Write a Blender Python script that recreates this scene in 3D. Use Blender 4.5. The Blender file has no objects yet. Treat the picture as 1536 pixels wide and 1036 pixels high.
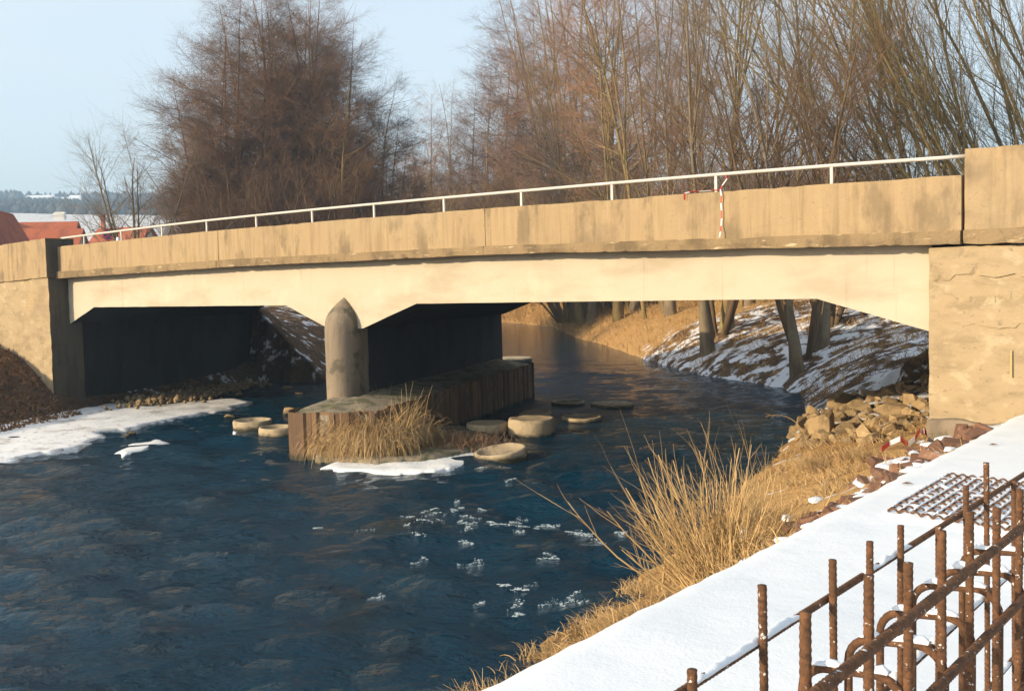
import bpy, bmesh, math, random
import numpy as np
from mathutils import Matrix, Vector, noise as mnoise
random.seed(7); rng = np.random.default_rng(7)
scene = bpy.context.scene

# ------------------------------------------------------------------ camera
CAM_H = 3.15
PITCH = math.atan(88 / 1493); ROLL = math.atan(.024)
FWD = np.array([0, math.cos(PITCH), -math.sin(PITCH)])
UP0 = np.array([0, math.sin(PITCH), math.cos(PITCH)]); RT0 = np.array([1., 0, 0])
RT = math.cos(ROLL) * RT0 - math.sin(ROLL) * UP0
UP = math.sin(ROLL) * RT0 + math.cos(ROLL) * UP0
cam = bpy.data.cameras.new('camera'); cam.lens = 35; cam.sensor_width = 36
cam.clip_start = .05; cam.clip_end = 6000
co = bpy.data.objects.new('camera', cam); scene.collection.objects.link(co)
mw = Matrix.Identity(4)
for i in range(3):
    mw[i][0] = RT[i]; mw[i][1] = UP[i]; mw[i][2] = -FWD[i]
mw[2][3] = CAM_H
co.matrix_world = mw
scene.camera = co

# ------------------------------------------------------------------ sky and sun
SUN_EL = math.radians(17.0)
SUN_H = np.array([-.89, -.456]); SUN_H /= np.linalg.norm(SUN_H)
world = bpy.data.worlds.new('World'); scene.world = world; world.use_nodes = True
wn = world.node_tree; bg = wn.nodes['Background']
sky = wn.nodes.new('ShaderNodeTexSky'); sky.sky_type = 'NISHITA'; sky.sun_disc = False
sky.sun_elevation = SUN_EL
sky.sun_rotation = math.atan2(SUN_H[0], SUN_H[1]) % (2 * math.pi)
sky.air_density = 1.0; sky.dust_density = 3.0; sky.ozone_density = 1.2; sky.altitude = 200
tcw = wn.nodes.new('ShaderNodeTexCoord'); mpw = wn.nodes.new('ShaderNodeMapping'); mpw.inputs['Scale'].default_value = (1.2, 1.2, 4); wn.links.new(tcw.outputs['Generated'], mpw.inputs[0])
now = wn.nodes.new('ShaderNodeTexNoise'); now.inputs['Scale'].default_value = 2.2; now.inputs['Detail'].default_value = 5; wn.links.new(mpw.outputs[0], now.inputs['Vector'])
mrw = wn.nodes.new('ShaderNodeMapRange'); mrw.inputs['From Min'].default_value = .3; mrw.inputs['From Max'].default_value = .7; mrw.inputs['To Min'].default_value = .48; mrw.inputs['To Max'].default_value = .74; wn.links.new(now.outputs['Fac'], mrw.inputs['Value'])
mxw = wn.nodes.new('ShaderNodeMix'); mxw.data_type = 'RGBA'; wn.links.new(mrw.outputs[0], mxw.inputs[0]); wn.links.new(sky.outputs[0], mxw.inputs[6]); mxw.inputs[7].default_value = (2.72, 2.82, 2.80, 1)   # thin high cloud veil
wn.links.new(mxw.outputs[2], bg.inputs['Color']); bg.inputs['Strength'].default_value = .15
sl = bpy.data.lights.new('sun', 'SUN'); sl.energy = 3.7; sl.angle = math.radians(.55); sl.color = (1, .80, .54)
so = bpy.data.objects.new('sun', sl); scene.collection.objects.link(so)
sv = Vector((SUN_H[0] * math.cos(SUN_EL), SUN_H[1] * math.cos(SUN_EL), math.sin(SUN_EL)))
so.rotation_euler = sv.to_track_quat('Z', 'Y').to_euler(); so.location = (-30, -20, 30)
vs = scene.view_settings; vs.view_transform = 'Standard'; vs.look = 'None'; vs.exposure = 1.30; vs.gamma = 1
vs.use_curve_mapping = False
scene.cycles.max_bounces = 5; scene.cycles.diffuse_bounces = 3; scene.cycles.glossy_bounces = 3
scene.cycles.transmission_bounces = 3; scene.cycles.volume_bounces = 0; scene.cycles.caustics_reflective = False

# ------------------------------------------------------------------ helpers: frames and pixels of the survey
def ray(x, y):
    return FWD + (x - 768) / 1493 * RT + (518 - y) / 1493 * UP
def onz(x, y, z=0.):
    d = ray(x, y); t = (z - CAM_H) / d[2]
    return np.array([d[0] * t, d[1] * t, z])
def atd(x, y, dist):                       # survey point at forward distance dist
    d = ray(x, y); return np.array([0, 0, CAM_H]) + d * (dist / d[1])
B = np.array([-.7843, .6204, 0.]); N = np.array([-.6204, -.7843, 0.])     # along the bridge, out of its lit face
O = np.array([5.71, 13.5, 0.]); Q = np.array([.316, .949, 0.])            # right end of girder; axis of the pier
PA = np.array([.622, .783]); PW = np.array([-.783, .622])                 # along the path, across it to the river
def bp(s, o, z):
    return O + s * B + o * N + np.array([0, 0, z])

# ------------------------------------------------------------------ helpers: objects
COL = scene.collection
def tag(o, label=None, cat=None, group=None, kind=None):
    if label: o['label'] = label
    if cat: o['category'] = cat
    if group: o['group'] = group
    if kind: o['kind'] = kind
    return o
def mesh_np(name, v, f, mat, smooth=False):
    me = bpy.data.meshes.new(name)
    v = np.asarray(v, dtype=np.float32)
    if isinstance(f, np.ndarray):
        nf, k = f.shape
        me.vertices.add(len(v)); me.vertices.foreach_set('co', v.ravel())
        me.loops.add(nf * k); me.loops.foreach_set('vertex_index', f.astype(np.int32).ravel())
        me.polygons.add(nf); me.polygons.foreach_set('loop_start', np.arange(0, nf * k, k, dtype=np.int32))
        me.polygons.foreach_set('loop_total', np.full(nf, k, dtype=np.int32))
        me.update(calc_edges=True)
    else:
        me.from_pydata([tuple(map(float, p)) for p in v], [], f); me.update()
    if smooth: me.polygons.foreach_set('use_smooth', np.ones(len(me.polygons), dtype=bool))
    if mat: me.materials.append(mat)
    return me
def link(name, me, parent=None, loc=None):
    o = bpy.data.objects.new(name, me); COL.objects.link(o)
    if parent is not None:
        o.parent = parent
    if loc is not None: o.location = [float(c) for c in loc]
    return o
def thing(name, label, cat, loc=(0, 0, 0), group=None):
    o = link(name, None, None, loc); o.empty_display_size = .2
    return tag(o, label, cat, group)
def wpart(name, v, f, mat, parent, smooth=False):      # part given in world coordinates
    L = np.zeros(3); p = parent
    while p is not None:
        L = L + np.array(p.location); p = p.parent
    return link(name, mesh_np(name, np.asarray(v) - L, f, mat, smooth), parent)
def copy_tree(o, parent=None):
    c = o.copy(); COL.objects.link(c); c.parent = parent
    for ch in o.children: copy_tree(ch, c)
    return c
def nz(p, sc=1., seed=0.):
    return mnoise.noise(Vector((p[0] * sc + seed, p[1] * sc + seed * .7, p[2] * sc - seed)))

def grid_box(fn, nx, ny, nzz):
    """closed box surface; fn maps unit cube to world"""
    idx = {}; v = []; f = []
    def vid(i, j, k):
        key = (i, j, k)
        if key not in idx:
            idx[key] = len(v); v.append(fn(i / nx, j / ny, k / nzz))
        return idx[key]
    for i in range(nx):
        for j in range(ny):
            f.append((vid(i, j, 0), vid(i, j + 1, 0), vid(i + 1, j + 1, 0), vid(i + 1, j, 0)))
            f.append((vid(i, j, nzz), vid(i + 1, j, nzz), vid(i + 1, j + 1, nzz), vid(i, j + 1, nzz)))
        for k in range(nzz):
            f.append((vid(i, 0, k), vid(i + 1, 0, k), vid(i + 1, 0, k + 1), vid(i, 0, k + 1)))
            f.append((vid(i, ny, k), vid(i, ny, k + 1), vid(i + 1, ny, k + 1), vid(i + 1, ny, k)))
    for j in range(ny):
        for k in range(nzz):
            f.append((vid(0, j, k), vid(0, j, k + 1), vid(0, j + 1, k + 1), vid(0, j + 1, k)))
            f.append((vid(nx, j, k), vid(nx, j + 1, k), vid(nx, j + 1, k + 1), vid(nx, j, k + 1)))
    return v, f
def box(c, sx, sy, sz, rz=0.):
    ca, sa = math.cos(rz), math.sin(rz); v = []
    for k in (0, 1):
        for (i, j) in ((-1, -1), (1, -1), (1, 1), (-1, 1)):
            x, y = i * sx / 2, j * sy / 2
            v.append((c[0] + ca * x - sa * y, c[1] + sa * x + ca * y, c[2] + k * sz))
    return v, [(3, 2, 1, 0), (4, 5, 6, 7), (0, 1, 5, 4), (1, 2, 6, 5), (2, 3, 7, 6), (3, 0, 4, 7)]
def prism(poly, z0, z1):
    n = len(poly)
    v = [(p[0], p[1], z0) for p in poly] + [(p[0], p[1], z1) for p in poly]
    f = [tuple(range(n - 1, -1, -1)), tuple(range(n, 2 * n))]
    f += [(i, (i + 1) % n, n + (i + 1) % n, n + i) for i in range(n)]
    return v, f
def tubes(pts, rad, sides, cap=False):
    """pts (N,K,3), rad (N,K) -> verts, quad faces (vectorised)"""
    n, k, _ = pts.shape
    d = pts[:, -1] - pts[:, 0]; d /= np.linalg.norm(d, axis=1, keepdims=True) + 1e-9
    ref = np.where(np.abs(d[:, 2:3]) > .8, np.array([[1., 0, 0]]), np.array([[0, 0, 1.]]))
    u = np.cross(d, ref); u /= np.linalg.norm(u, axis=1, keepdims=True) + 1e-9
    w = np.cross(d, u)
    a = np.arange(sides) * 2 * math.pi / sides
    ring = u[:, None, :] * np.cos(a)[None, :, None] + w[:, None, :] * np.sin(a)[None, :, None]
    v = pts[:, :, None, :] + ring[:, None, :, :] * rad[:, :, None, None]
    base = (np.arange(n) * k * sides)[:, None, None]
    kk = (np.arange(k - 1) * sides)[None, :, None]
    j = np.arange(sides)[None, None, :]; j2 = (j + 1) % sides
    f = np.stack(np.broadcast_arrays(base + kk + j, base + kk + sides + j, base + kk + sides + j2, base + kk + j2), -1)
    return v.reshape(-1, 3), f.reshape(-1, 4)
def join(parts):
    vs_, fs_, o = [], [], 0
    for v, f in parts:
        vs_.append(np.asarray(v)); fs_.append(np.asarray(f) + o); o += len(v)
    return np.concatenate(vs_), np.concatenate(fs_)
def tube_path(path, r, sides=8):
    """one tube with caps along a path with proper frames"""
    path = [Vector(p) for p in path]; v = []; f = []
    up = Vector((0, 0, 1))
    for i, p in enumerate(path):
        t = (path[min(i + 1, len(path) - 1)] - path[max(i - 1, 0)]).normalized()
        if abs(t.dot(up)) > .95: up = Vector((1, 0, 0))
        a = t.cross(up).normalized(); b_ = a.cross(t).normalized(); up = b_
        rr = r[i] if hasattr(r, '__len__') else r
        for j in range(sides):
            an = 2 * math.pi * j / sides
            v.append(p + a * math.cos(an) * rr + b_ * math.sin(an) * rr)
    for i in range(len(path) - 1):
        for j in range(sides):
            j2 = (j + 1) % sides
            f.append((i * sides + j, i * sides + j2, (i + 1) * sides + j2, (i + 1) * sides + j))
    f.append(tuple(range(sides - 1, -1, -1))); m = (len(path) - 1) * sides
    f.append(tuple(m + j for j in range(sides)))
    return [tuple(p) for p in v], f

# ------------------------------------------------------------------ materials
def material(name, base, layers=(), rough=.85, bumps=(), rotz=0., spec=.25, coord='pos', randv=0., sss=None):
    """layers: (colour, scale xyz, lo, hi, amount[, detail]) mixed over the base by noise; bumps: (scale xyz, strength, distance)"""
    m = bpy.data.materials.new(name); m.use_nodes = True
    nt = m.node_tree; L = nt.links.new; nd = nt.nodes
    b = nd['Principled BSDF']
    b.inputs['Roughness'].default_value = rough; b.inputs['Specular IOR Level'].default_value = spec
    if coord == 'pos':
        src = nd.new('ShaderNodeNewGeometry').outputs['Position']
    else:
        src = nd.new('ShaderNodeTexCoord').outputs['Object']
    rot = nd.new('ShaderNodeMapping'); rot.inputs['Rotation'].default_value = (0, 0, rotz); L(src, rot.inputs['Vector'])
    def noi(scale, detail=5., seed=0.):
        mp = nd.new('ShaderNodeMapping'); mp.inputs['Scale'].default_value = scale; mp.inputs['Location'].default_value = (seed, seed * 1.7, seed * .3)
        L(rot.outputs[0], mp.inputs['Vector'])
        t = nd.new('ShaderNodeTexNoise'); t.inputs['Scale'].default_value = 1; t.inputs['Detail'].default_value = detail
        t.inputs['Roughness'].default_value = .6
        L(mp.outputs[0], t.inputs['Vector']); return t.outputs['Fac']
    rgb = nd.new('ShaderNodeRGB'); rgb.outputs[0].default_value = (*base, 1); col = rgb.outputs[0]
    for i, ly in enumerate(layers):
        c, sc, lo, hi, am = ly[:5]
        mr = nd.new('ShaderNodeMapRange'); mr.interpolation_type = 'SMOOTHSTEP'
        mr.inputs['From Min'].default_value = lo; mr.inputs['From Max'].default_value = hi; mr.inputs['To Max'].default_value = am
        L(noi(sc, ly[5] if len(ly) > 5 else 5., i * 7.3), mr.inputs['Value'])
        mx = nd.new('ShaderNodeMix'); mx.data_type = 'RGBA'; L(mr.outputs[0], mx.inputs[0]); L(col, mx.inputs[6])
        mx.inputs[7].default_value = (*c, 1); col = mx.outputs[2]
    if randv:
        oi = nd.new('ShaderNodeObjectInfo'); mr = nd.new('ShaderNodeMapRange')
        mr.inputs['To Min'].default_value = 1 - randv; mr.inputs['To Max'].default_value = 1 + randv
        L(oi.outputs['Random'], mr.inputs['Value'])
        hs = nd.new('ShaderNodeHueSaturation'); L(mr.outputs[0], hs.inputs['Value']); L(col, hs.inputs['Color']); col = hs.outputs[0]
    L(col, b.inputs['Base Color'])
    prev = None
    for i, (sc, st, di) in enumerate(bumps):
        bu = nd.new('ShaderNodeBump'); bu.inputs['Strength'].default_value = st; bu.inputs['Distance'].default_value = di
        L(noi(sc, 6., 31 + i * 5.), bu.inputs['Height'])
        if prev: L(prev, bu.inputs['Normal'])
        prev = bu.outputs[0]
    if prev: L(prev, b.inputs['Normal'])
    if sss: b.inputs['Subsurface Weight'].default_value = sss; b.inputs['Subsurface Radius'].default_value = (.03, .03, .03)
    m['nodes_color'] = 1
    return m
BR = -math.atan2(B[1], B[0])        # turns world x to run along the bridge
def S(a, b=None, c=None): return (a, a if b is None else b, a if c is None else c)
M = {}
M['plaster'] = material('cream_plaster', (.46, .405, .315), [((.36, .30, .215), (.5, .5, 1.6), .46, .70, .75), ((.54, .48, .37), (2, 2, 2), .5, .8, .6), ((.27, .21, .135), (9, 9, .5), .60, .76, .5), ((.34, .27, .18), S(.5), .60, .74, .4)],
                        rough=.9, bumps=[(S(18), .25, .02), (S(3), .25, .03)], rotz=BR)
M['parapet'] = material('weathered_parapet_concrete', (.335, .245, .14), [((.20, .142, .08), (7, 7, .40), .44, .72, .65), ((.42, .315, .18), (11, 11, .8), .50, .76, .55), ((.14, .105, .065), (2.2, 2.2, 1.0), .52, .66, .6), ((.33, .26, .165), (.5, .5, .5), .5, .7, .45), ((.13, .10, .07), (1.1, 1.1, .8), .52, .75, .65), ((.16, .125, .085), S(14), .60, .72, .5)],
                        rough=.95, bumps=[(S(40), .5, .012), (S(6), .4, .03)], rotz=BR)
M['ledge'] = material('spalled_ledge_concrete', (.25, .18, .10), [((.13, .095, .055), (2.2, 2.2, 1.5), .42, .66, .8), ((.52, .42, .27), (2.5, 2.5, 16), .60, .68, .75), ((.13, .105, .075), S(9), .58, .7, .6)],
                      rough=.95, bumps=[(S(30), .7, .02), (S(7), .6, .05)], rotz=BR)
M['wing'] = material('patched_wing_render', (.345, .265, .16), [((.23, .175, .105), (1.8, 1.8, 4.5), .46, .66, .6), ((.44, .36, .235), (3, 3, 4.5), .54, .68, .65), ((.15, .115, .072), (9, 9, 14), .60, .70, .65), ((.24, .18, .11), S(.8), .52, .68, .5), ((.42, .29, .15), (.7, .7, .9), .58, .75, .45)],
                     rough=.95, bumps=[(S(45), .7, .012), ((1.2, 1.2, 16), .22, .02)], rotz=BR)
M['pier'] = material('stained_pier_concrete', (.23, .185, .135), [((.13, .11, .082), (5, 5, .7), .42, .66, .8), ((.31, .255, .185), (2, 2, 1.2), .56, .76, .6), ((.075, .07, .05), S(1.9), .54, .66, .75), ((.05, .06, .028), S(4), .60, .70, .7), ((.36, .31, .23), S(9), .62, .72, .5)],
                     rough=.9, bumps=[(S(30), .4, .012), (S(5), .4, .03)])
M['dark_concrete'] = material('shade_darkened_concrete', (.032, .032, .032), [((.018, .019, .02), (1.5, 1.5, .6), .42, .68, .8), ((.06, .058, .054), S(3), .6, .8, .5)], rough=.85, bumps=[(S(20), .4, .015)])  # bare concrete, coloured darker to paint in the shade under the bridge
M['damp_shade'] = material('damp_shade_concrete', (.085, .07, .05), [((.05, .042, .033), (4, 4, .6), .42, .66, .8), ((.13, .105, .07), S(3), .58, .74, .6)], rough=.9, bumps=[(S(20), .4, .015)])  # damp streaks, with the shade of the end faces put into the colour
M['rail'] = material('grey_white_rail_paint', (.50, .47, .43), [((.34, .30, .26), (2, 2, 6), .55, .75, .6), ((.72, .70, .66), S(5), .55, .75, .5)], rough=.55, bumps=[(S(60), .15, .004)], spec=.4)
M['asphalt'] = material('deck_asphalt', (.06, .06, .06), [((.1, .1, .1), S(8), .5, .7, .6)], rough=.95)
M['sheetpile'] = material('rusted_sheet_pile_steel', (.13, .08, .048), [((.22, .13, .065), (6, 6, .8), .45, .68, .8), ((.09, .06, .045), (4, 4, 1.2), .52, .7, .7), ((.28, .20, .12), (2, 2, .5), .64, .78, .6)], rough=.8, bumps=[(S(25), .5, .015)], randv=.15)
M['fill'] = material('mossy_concrete_fill', (.24, .20, .145), [((.10, .10, .05), S(3), .46, .60, .9), ((.33, .28, .20), S(6), .58, .72, .6), ((.40, .40, .38), S(2.2), .68, .72, .6)], rough=.95, bumps=[(S(16), .8, .03)])
M['disc'] = material('pitted_concrete_disc', (.40, .32, .21), [((.27, .215, .145), S(5), .45, .65, .8), ((.50, .42, .30), S(11), .58, .72, .6)], rough=.95, bumps=[(S(40), .6, .012)], coord='obj', randv=.12)
M['rock'] = material('tan_quarry_stone', (.33, .235, .125), [((.20, .14, .075), S(2.5), .45, .65, .8), ((.47, .36, .20), S(6), .56, .74, .7), ((.16, .12, .075), S(14), .6, .72, .5)], rough=.95, bumps=[(S(22), .7, .02), (S(4), .6, .06)], coord='obj', randv=.25)
M['brick'] = material('old_red_brick', (.15, .078, .05), [((.24, .155, .105), S(7), .5, .68, .7), ((.17, .10, .07), S(13), .55, .7, .7)], rough=.95, bumps=[(S(40), .5, .012)], coord='obj', randv=.3)
M['snow'] = material('fresh_snow', (.68, .725, .775), [((.61, .665, .73), S(1.2), .45, .7, .7)], rough=.6, bumps=[(S(60), .25, .01), (S(5), .25, .03)], spec=.2)
M['icesnow'] = material('dirty_ice_snow', (.78, .80, .82), [((.42, .40, .38), (1.1, 1.1, 1), .50, .66, .8), ((.20, .135, .08), S(6), .60, .66, .85), ((.62, .64, .66), S(4), .5, .7, .5)], rough=.5, bumps=[(S(12), .5, .03)], spec=.35)
M['ice'] = material('white_ice_rim', (.80, .82, .83), [((.62, .66, .70), S(5), .5, .7, .7)], rough=.4, bumps=[(S(14), .5, .03)], spec=.4)
M['foam'] = material('water_foam', (.42, .48, .50), [((.24, .31, .35), S(20), .45, .65, .7)], rough=.6)
M['straw'] = material('dry_straw_grass', (.44, .30, .145), [((.30, .195, .09), S(1.7), .42, .62, .8), ((.56, .43, .25), S(3.3), .56, .72, .7), ((.20, .19, .07), S(1.1), .62, .75, .5)], rough=.8, spec=.15)
M['straw_far'] = material('dry_bank_grass', (.46, .285, .11), [((.30, .185, .075), S(.8), .42, .62, .8), ((.56, .40, .19), S(2), .56, .72, .6)], rough=.85, spec=.1)
M['twigbrown'] = material('dead_brown_stalk', (.20, .12, .07), [((.30, .19, .10), S(3), .5, .7, .7)], rough=.9)
M['willow'] = material('golden_willow_twig', (.50, .345, .16), [((.37, .235, .10), S(2.5), .45, .68, .8), ((.52, .37, .17), S(5), .58, .75, .6)], rough=.65, spec=.25)
M['rust'] = material('rusty_rebar_steel', (.10, .05, .026), [((.17, .08, .038), S(45), .45, .65, .8), ((.045, .026, .017), S(90), .5, .66, .7), ((.62, .60, .58), S(70), .64, .68, .85)], rough=.9, bumps=[(S(300), .5, .002)])
def bark(name, a, b_, c):
    return material(name, a, [(b_, (6, 6, 1.2), .42, .66, .8), (c, S(2), .58, .76, .7)], rough=.95, bumps=[((20, 20, 4), .6, .02)], coord='obj', randv=.15, spec=.1)
M['bark_alder'] = bark('alder_bark', (.125, .085, .05), (.075, .052, .034), (.17, .14, .07))
M['bark_green'] = bark('mossy_tan_bark', (.22, .165, .075), (.13, .095, .045), (.25, .215, .08))
M['bark_grey'] = bark('grey_brown_bark', (.20, .16, .105), (.125, .095, .065), (.24, .205, .12))
def twig(name, a, b_):
    return material(name, a, [(b_, S(.7), .42, .62, .85)], rough=.9, coord='obj', randv=.18, spec=.1)
M['twig_alder'] = twig('alder_twigs', (.20, .115, .068), (.13, .083, .05))
M['twig_red'] = twig('reddish_bud_twigs', (.32, .175, .11), (.24, .15, .09))
M['twig_olive'] = twig('olive_willow_twigs', (.19, .145, .065), (.125, .10, .055))
M['twig_grey'] = twig('grey_bare_twigs', (.20, .155, .11), (.13, .10, .075))
M['twig_tan'] = twig('tan_bush_twigs', (.36, .245, .105), (.25, .17, .08))
M['roof'] = material('red_tile_roof', (.36, .105, .05), [((.24, .07, .04), S(1.2), .45, .66, .8), ((.42, .17, .09), S(4), .55, .72, .6)], rough=.9, bumps=[((2, 2, 12), .5, .05)])
M['housewall'] = material('house_render', (.62, .58, .50), [((.5, .46, .4), S(.8), .5, .7, .6)], rough=.9)
M['white'] = material('white_paint', (.8, .8, .78), [((.7, .7, .68), S(4), .5, .7, .5)], rough=.5)
M['red'] = material('red_plastic', (.55, .05, .035), [((.4, .04, .03), S(9), .5, .7, .5)], rough=.5)
M['blue'] = material('blue_sign_enamel', (.04, .08, .35), [((.03, .06, .28), S(9), .5, .7, .5)], rough=.4)
M['steel'] = material('galvanised_steel', (.35, .35, .35), [((.28, .28, .28), S(12), .5, .7, .5)], rough=.5)
M['glass'] = material('dark_window_glass', (.03, .035, .04), [((.05, .06, .07), S(1), .5, .7, .5)], rough=.1, spec=.5)
M['wood_far'] = material('distant_bare_wood', (.05, .055, .06), [((.075, .07, .065), S(.05), .45, .65, .8)], rough=1)
M['leaf'] = material('dead_leaves', (.20, .105, .05), [((.11, .06, .035), S(3), .42, .62, .8), ((.30, .18, .09), S(9), .58, .7, .7)], rough=.9, spec=.15)

# ------------------------------------------------------------------ terrain function
RE = np.array([(-60, -62), (-22.3, -20.6), (-.6, 7.3), (-.42, 7.7), (.58, 9.2), (1.23, 10.44), (2.6, 13.2), (4.5, 17.3), (5.5, 19.8), (6.6, 22.6), (7.7, 26), (7.9, 29.4), (6.4, 33.6), (5.5, 41), (4.73, 53), (3.8, 60), (3.2, 76), (0, 88), (-6, 97), (-20, 108), (-60, 118)], float)
LE = np.array([(-90, -40), (-45, -12), (-22, 8), (-14.5, 17), (-12.9, 22.5), (-12.3, 26), (-11.4, 29.3), (-10.3, 32.3), (-9.3, 35), (-6.5, 38), (-5.6, 43), (-5.2, 53), (-6.5, 64), (-9.5, 75), (-16, 85), (-30, 93), (-70, 98)], float)
RIVER = np.concatenate([RE, LE[::-1]])
def seg_dist(P, poly):
    best = np.full(len(P), 1e9)
    for a, b_ in zip(poly[:-1], poly[1:]):
        d = b_ - a; t = np.clip(((P - a) @ d) / (d @ d), 0, 1)
        best = np.minimum(best, np.hypot(*(P - a - t[:, None] * d).T))
    return best
def inside(P, poly):
    x, y = P[:, 0], P[:, 1]; r = np.zeros(len(P), bool)
    for i in range(len(poly)):
        x1, y1 = poly[i]; x2, y2 = poly[i - 1]
        c = ((y1 > y) != (y2 > y)); xx = (x2 - x1) * (y - y1) / ((y2 - y1) if y2 != y1 else 1e-9) + x1
        r ^= c & (x < xx)
    return r
def sstep(x, a, b_):
    t = np.clip((x - a) / (b_ - a), 0, 1); return t * t * (3 - 2 * t)
WA = np.array([p @ PA for p in RE[1:12]]); WE = np.array([p @ PW for p in RE[1:12]])
_wv = [(rng.normal(size=2) * f_, rng.uniform(0, 6.28), a_) for f_, a_ in [(.25, .12), (.3, .12), (.6, .07), (.8, .06), (1.5, .035), (1.9, .03), (3.1, .02), (4., .015)]]
EDGE = 2.82
def ground(P):
    P = np.atleast_2d(np.asarray(P, float))[:, :2]
    dR = seg_dist(P, RE); dL = seg_dist(P, LE); ins = inside(P, RIVER)
    a = P @ PA; w = P @ PW
    rel = P - O[:2]; s = rel @ B[:2]; off = rel @ N[:2]
    we = np.interp(a, WA, WE)
    t = np.clip((we - w) / (we - EDGE), 0, 1)
    pw = np.interp(a, [7, 10, 13.5], [1.35, 1.1, .85])
    zn = 1.30 * t ** pw
    zu = 2.3 * (1 - np.exp(-dR / 3.2))
    k = sstep(a, 19, 25)
    zr = zn * (1 - k) + zu * k
    zl = 2.7 * (1 - np.exp(-dL / 3.4))
    right = dR < dL
    z = np.where(right, zr, zl)
    wob = sum(am * np.sin(P @ kv + ph) for kv, ph, am in _wv)
    z = z + wob * np.where(right & (a < 14) & (w < EDGE + .5), .1, np.clip(np.minimum(dR, dL) / 1.5, .15, 1))
    z = np.maximum(z, .03)
    z = np.where(ins, -np.minimum(.12 + .3 * np.minimum(dR, dL), .8), z)
    z = np.where((w < EDGE - .05) & (a < 14.0), 1.28, z)
    # road embankments behind the wing walls
    for sd in (0, 1):
        ex = np.maximum(s + .45, 0) if sd == 0 else np.maximum(24.2 - .363 * np.minimum(off, 0) - s, 0)
        ey = np.maximum(np.maximum(off - (-.25 if sd == 0 else 0.), -8.4 - off), 0)
        dd = np.hypot(ex, ey)
        emb = 3.62 - .7 * dd
        okm = np.where(off > (-.25 if sd == 0 else 0.), dd < .01, np.where(off > -8.4, ex < .01, True))
        z = np.where(okm, np.maximum(z, emb), z)
    D = np.hypot(P[:, 0], P[:, 1])
    z = z + np.where(ins & (D < 120), 0, .102 * np.clip(D - 125, 0, 730) * sstep(P[:, 1], 40, 140) * np.where(P[:, 0] > 0, .8, 1))
    return z
def gz(x, y): return float(ground([(x, y)])[0])

def axis(lo, hi, step, far_lo, far_hi, g=1.17):
    mid = list(np.arange(lo, hi, step)); st = step; x = lo; L_ = []
    while x > far_lo: st *= g; x -= st; L_.append(max(x, far_lo))
    R_ = []; st = step; x = mid[-1]
    while x < far_hi: st *= g; x += st; R_.append(min(x, far_hi))
    return np.array(L_[::-1] + mid + R_)
def sheet(xs, ys):
    X, Y = np.meshgrid(xs, ys); nx, ny = len(xs), len(ys)
    i = np.arange(nx - 1)[None, :]; j = np.arange(ny - 1)[:, None]; a = j * nx + i
    return np.stack([X.ravel(), Y.ravel()], 1), np.stack([a, a + 1, a + nx + 1, a + nx], -1).reshape(-1, 4)

# ------------------------------------------------------------------ ground sheet
P2, F = sheet(axis(-21, 13, .28, -1500, 1500), axis(2, 58, .28, -400, 1500))
Z = ground(P2)
gm = mesh_np('ground', np.column_stack([P2, Z]), F, None, True)
dR = seg_dist(P2, RE); dL = seg_dist(P2, LE); a_ = P2 @ PA; w_ = P2 @ PW
D_ = np.hypot(*P2.T); right = dR < dL
snowf = np.where(right, np.where(a_ > 17, .40 * (1 - sstep(dR, 7, 14)) * (1 - sstep(P2[:, 1], 40, 47)) + .08, np.where(w_ < EDGE + 1.1, .42, .15)), np.where(P2[:, 1] > 30, .30, .16))
snowf = np.where((w_ < EDGE) & (a_ < 14), .9, snowf)
snowf = np.where((D_ > 120) & (P2[:, 0] < -.1 * P2[:, 1]), .60, snowf)
snowf = np.where((dL < 6) & ~right & (P2[:, 1] < 28), .05, snowf)
strawf = np.where(right, np.where(a_ < 19, .75, np.where(P2[:, 1] > 42, .95, .2)), np.where((D_ > 120), .5, np.where(P2[:, 1] > 48, .6, .06)))
ca = gm.color_attributes.new('zone', 'FLOAT_COLOR', 'POINT')
ca.data.foreach_set('color', np.column_stack([snowf, strawf, np.zeros_like(snowf), np.ones_like(snowf)]).astype(np.float32).ravel())
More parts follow.
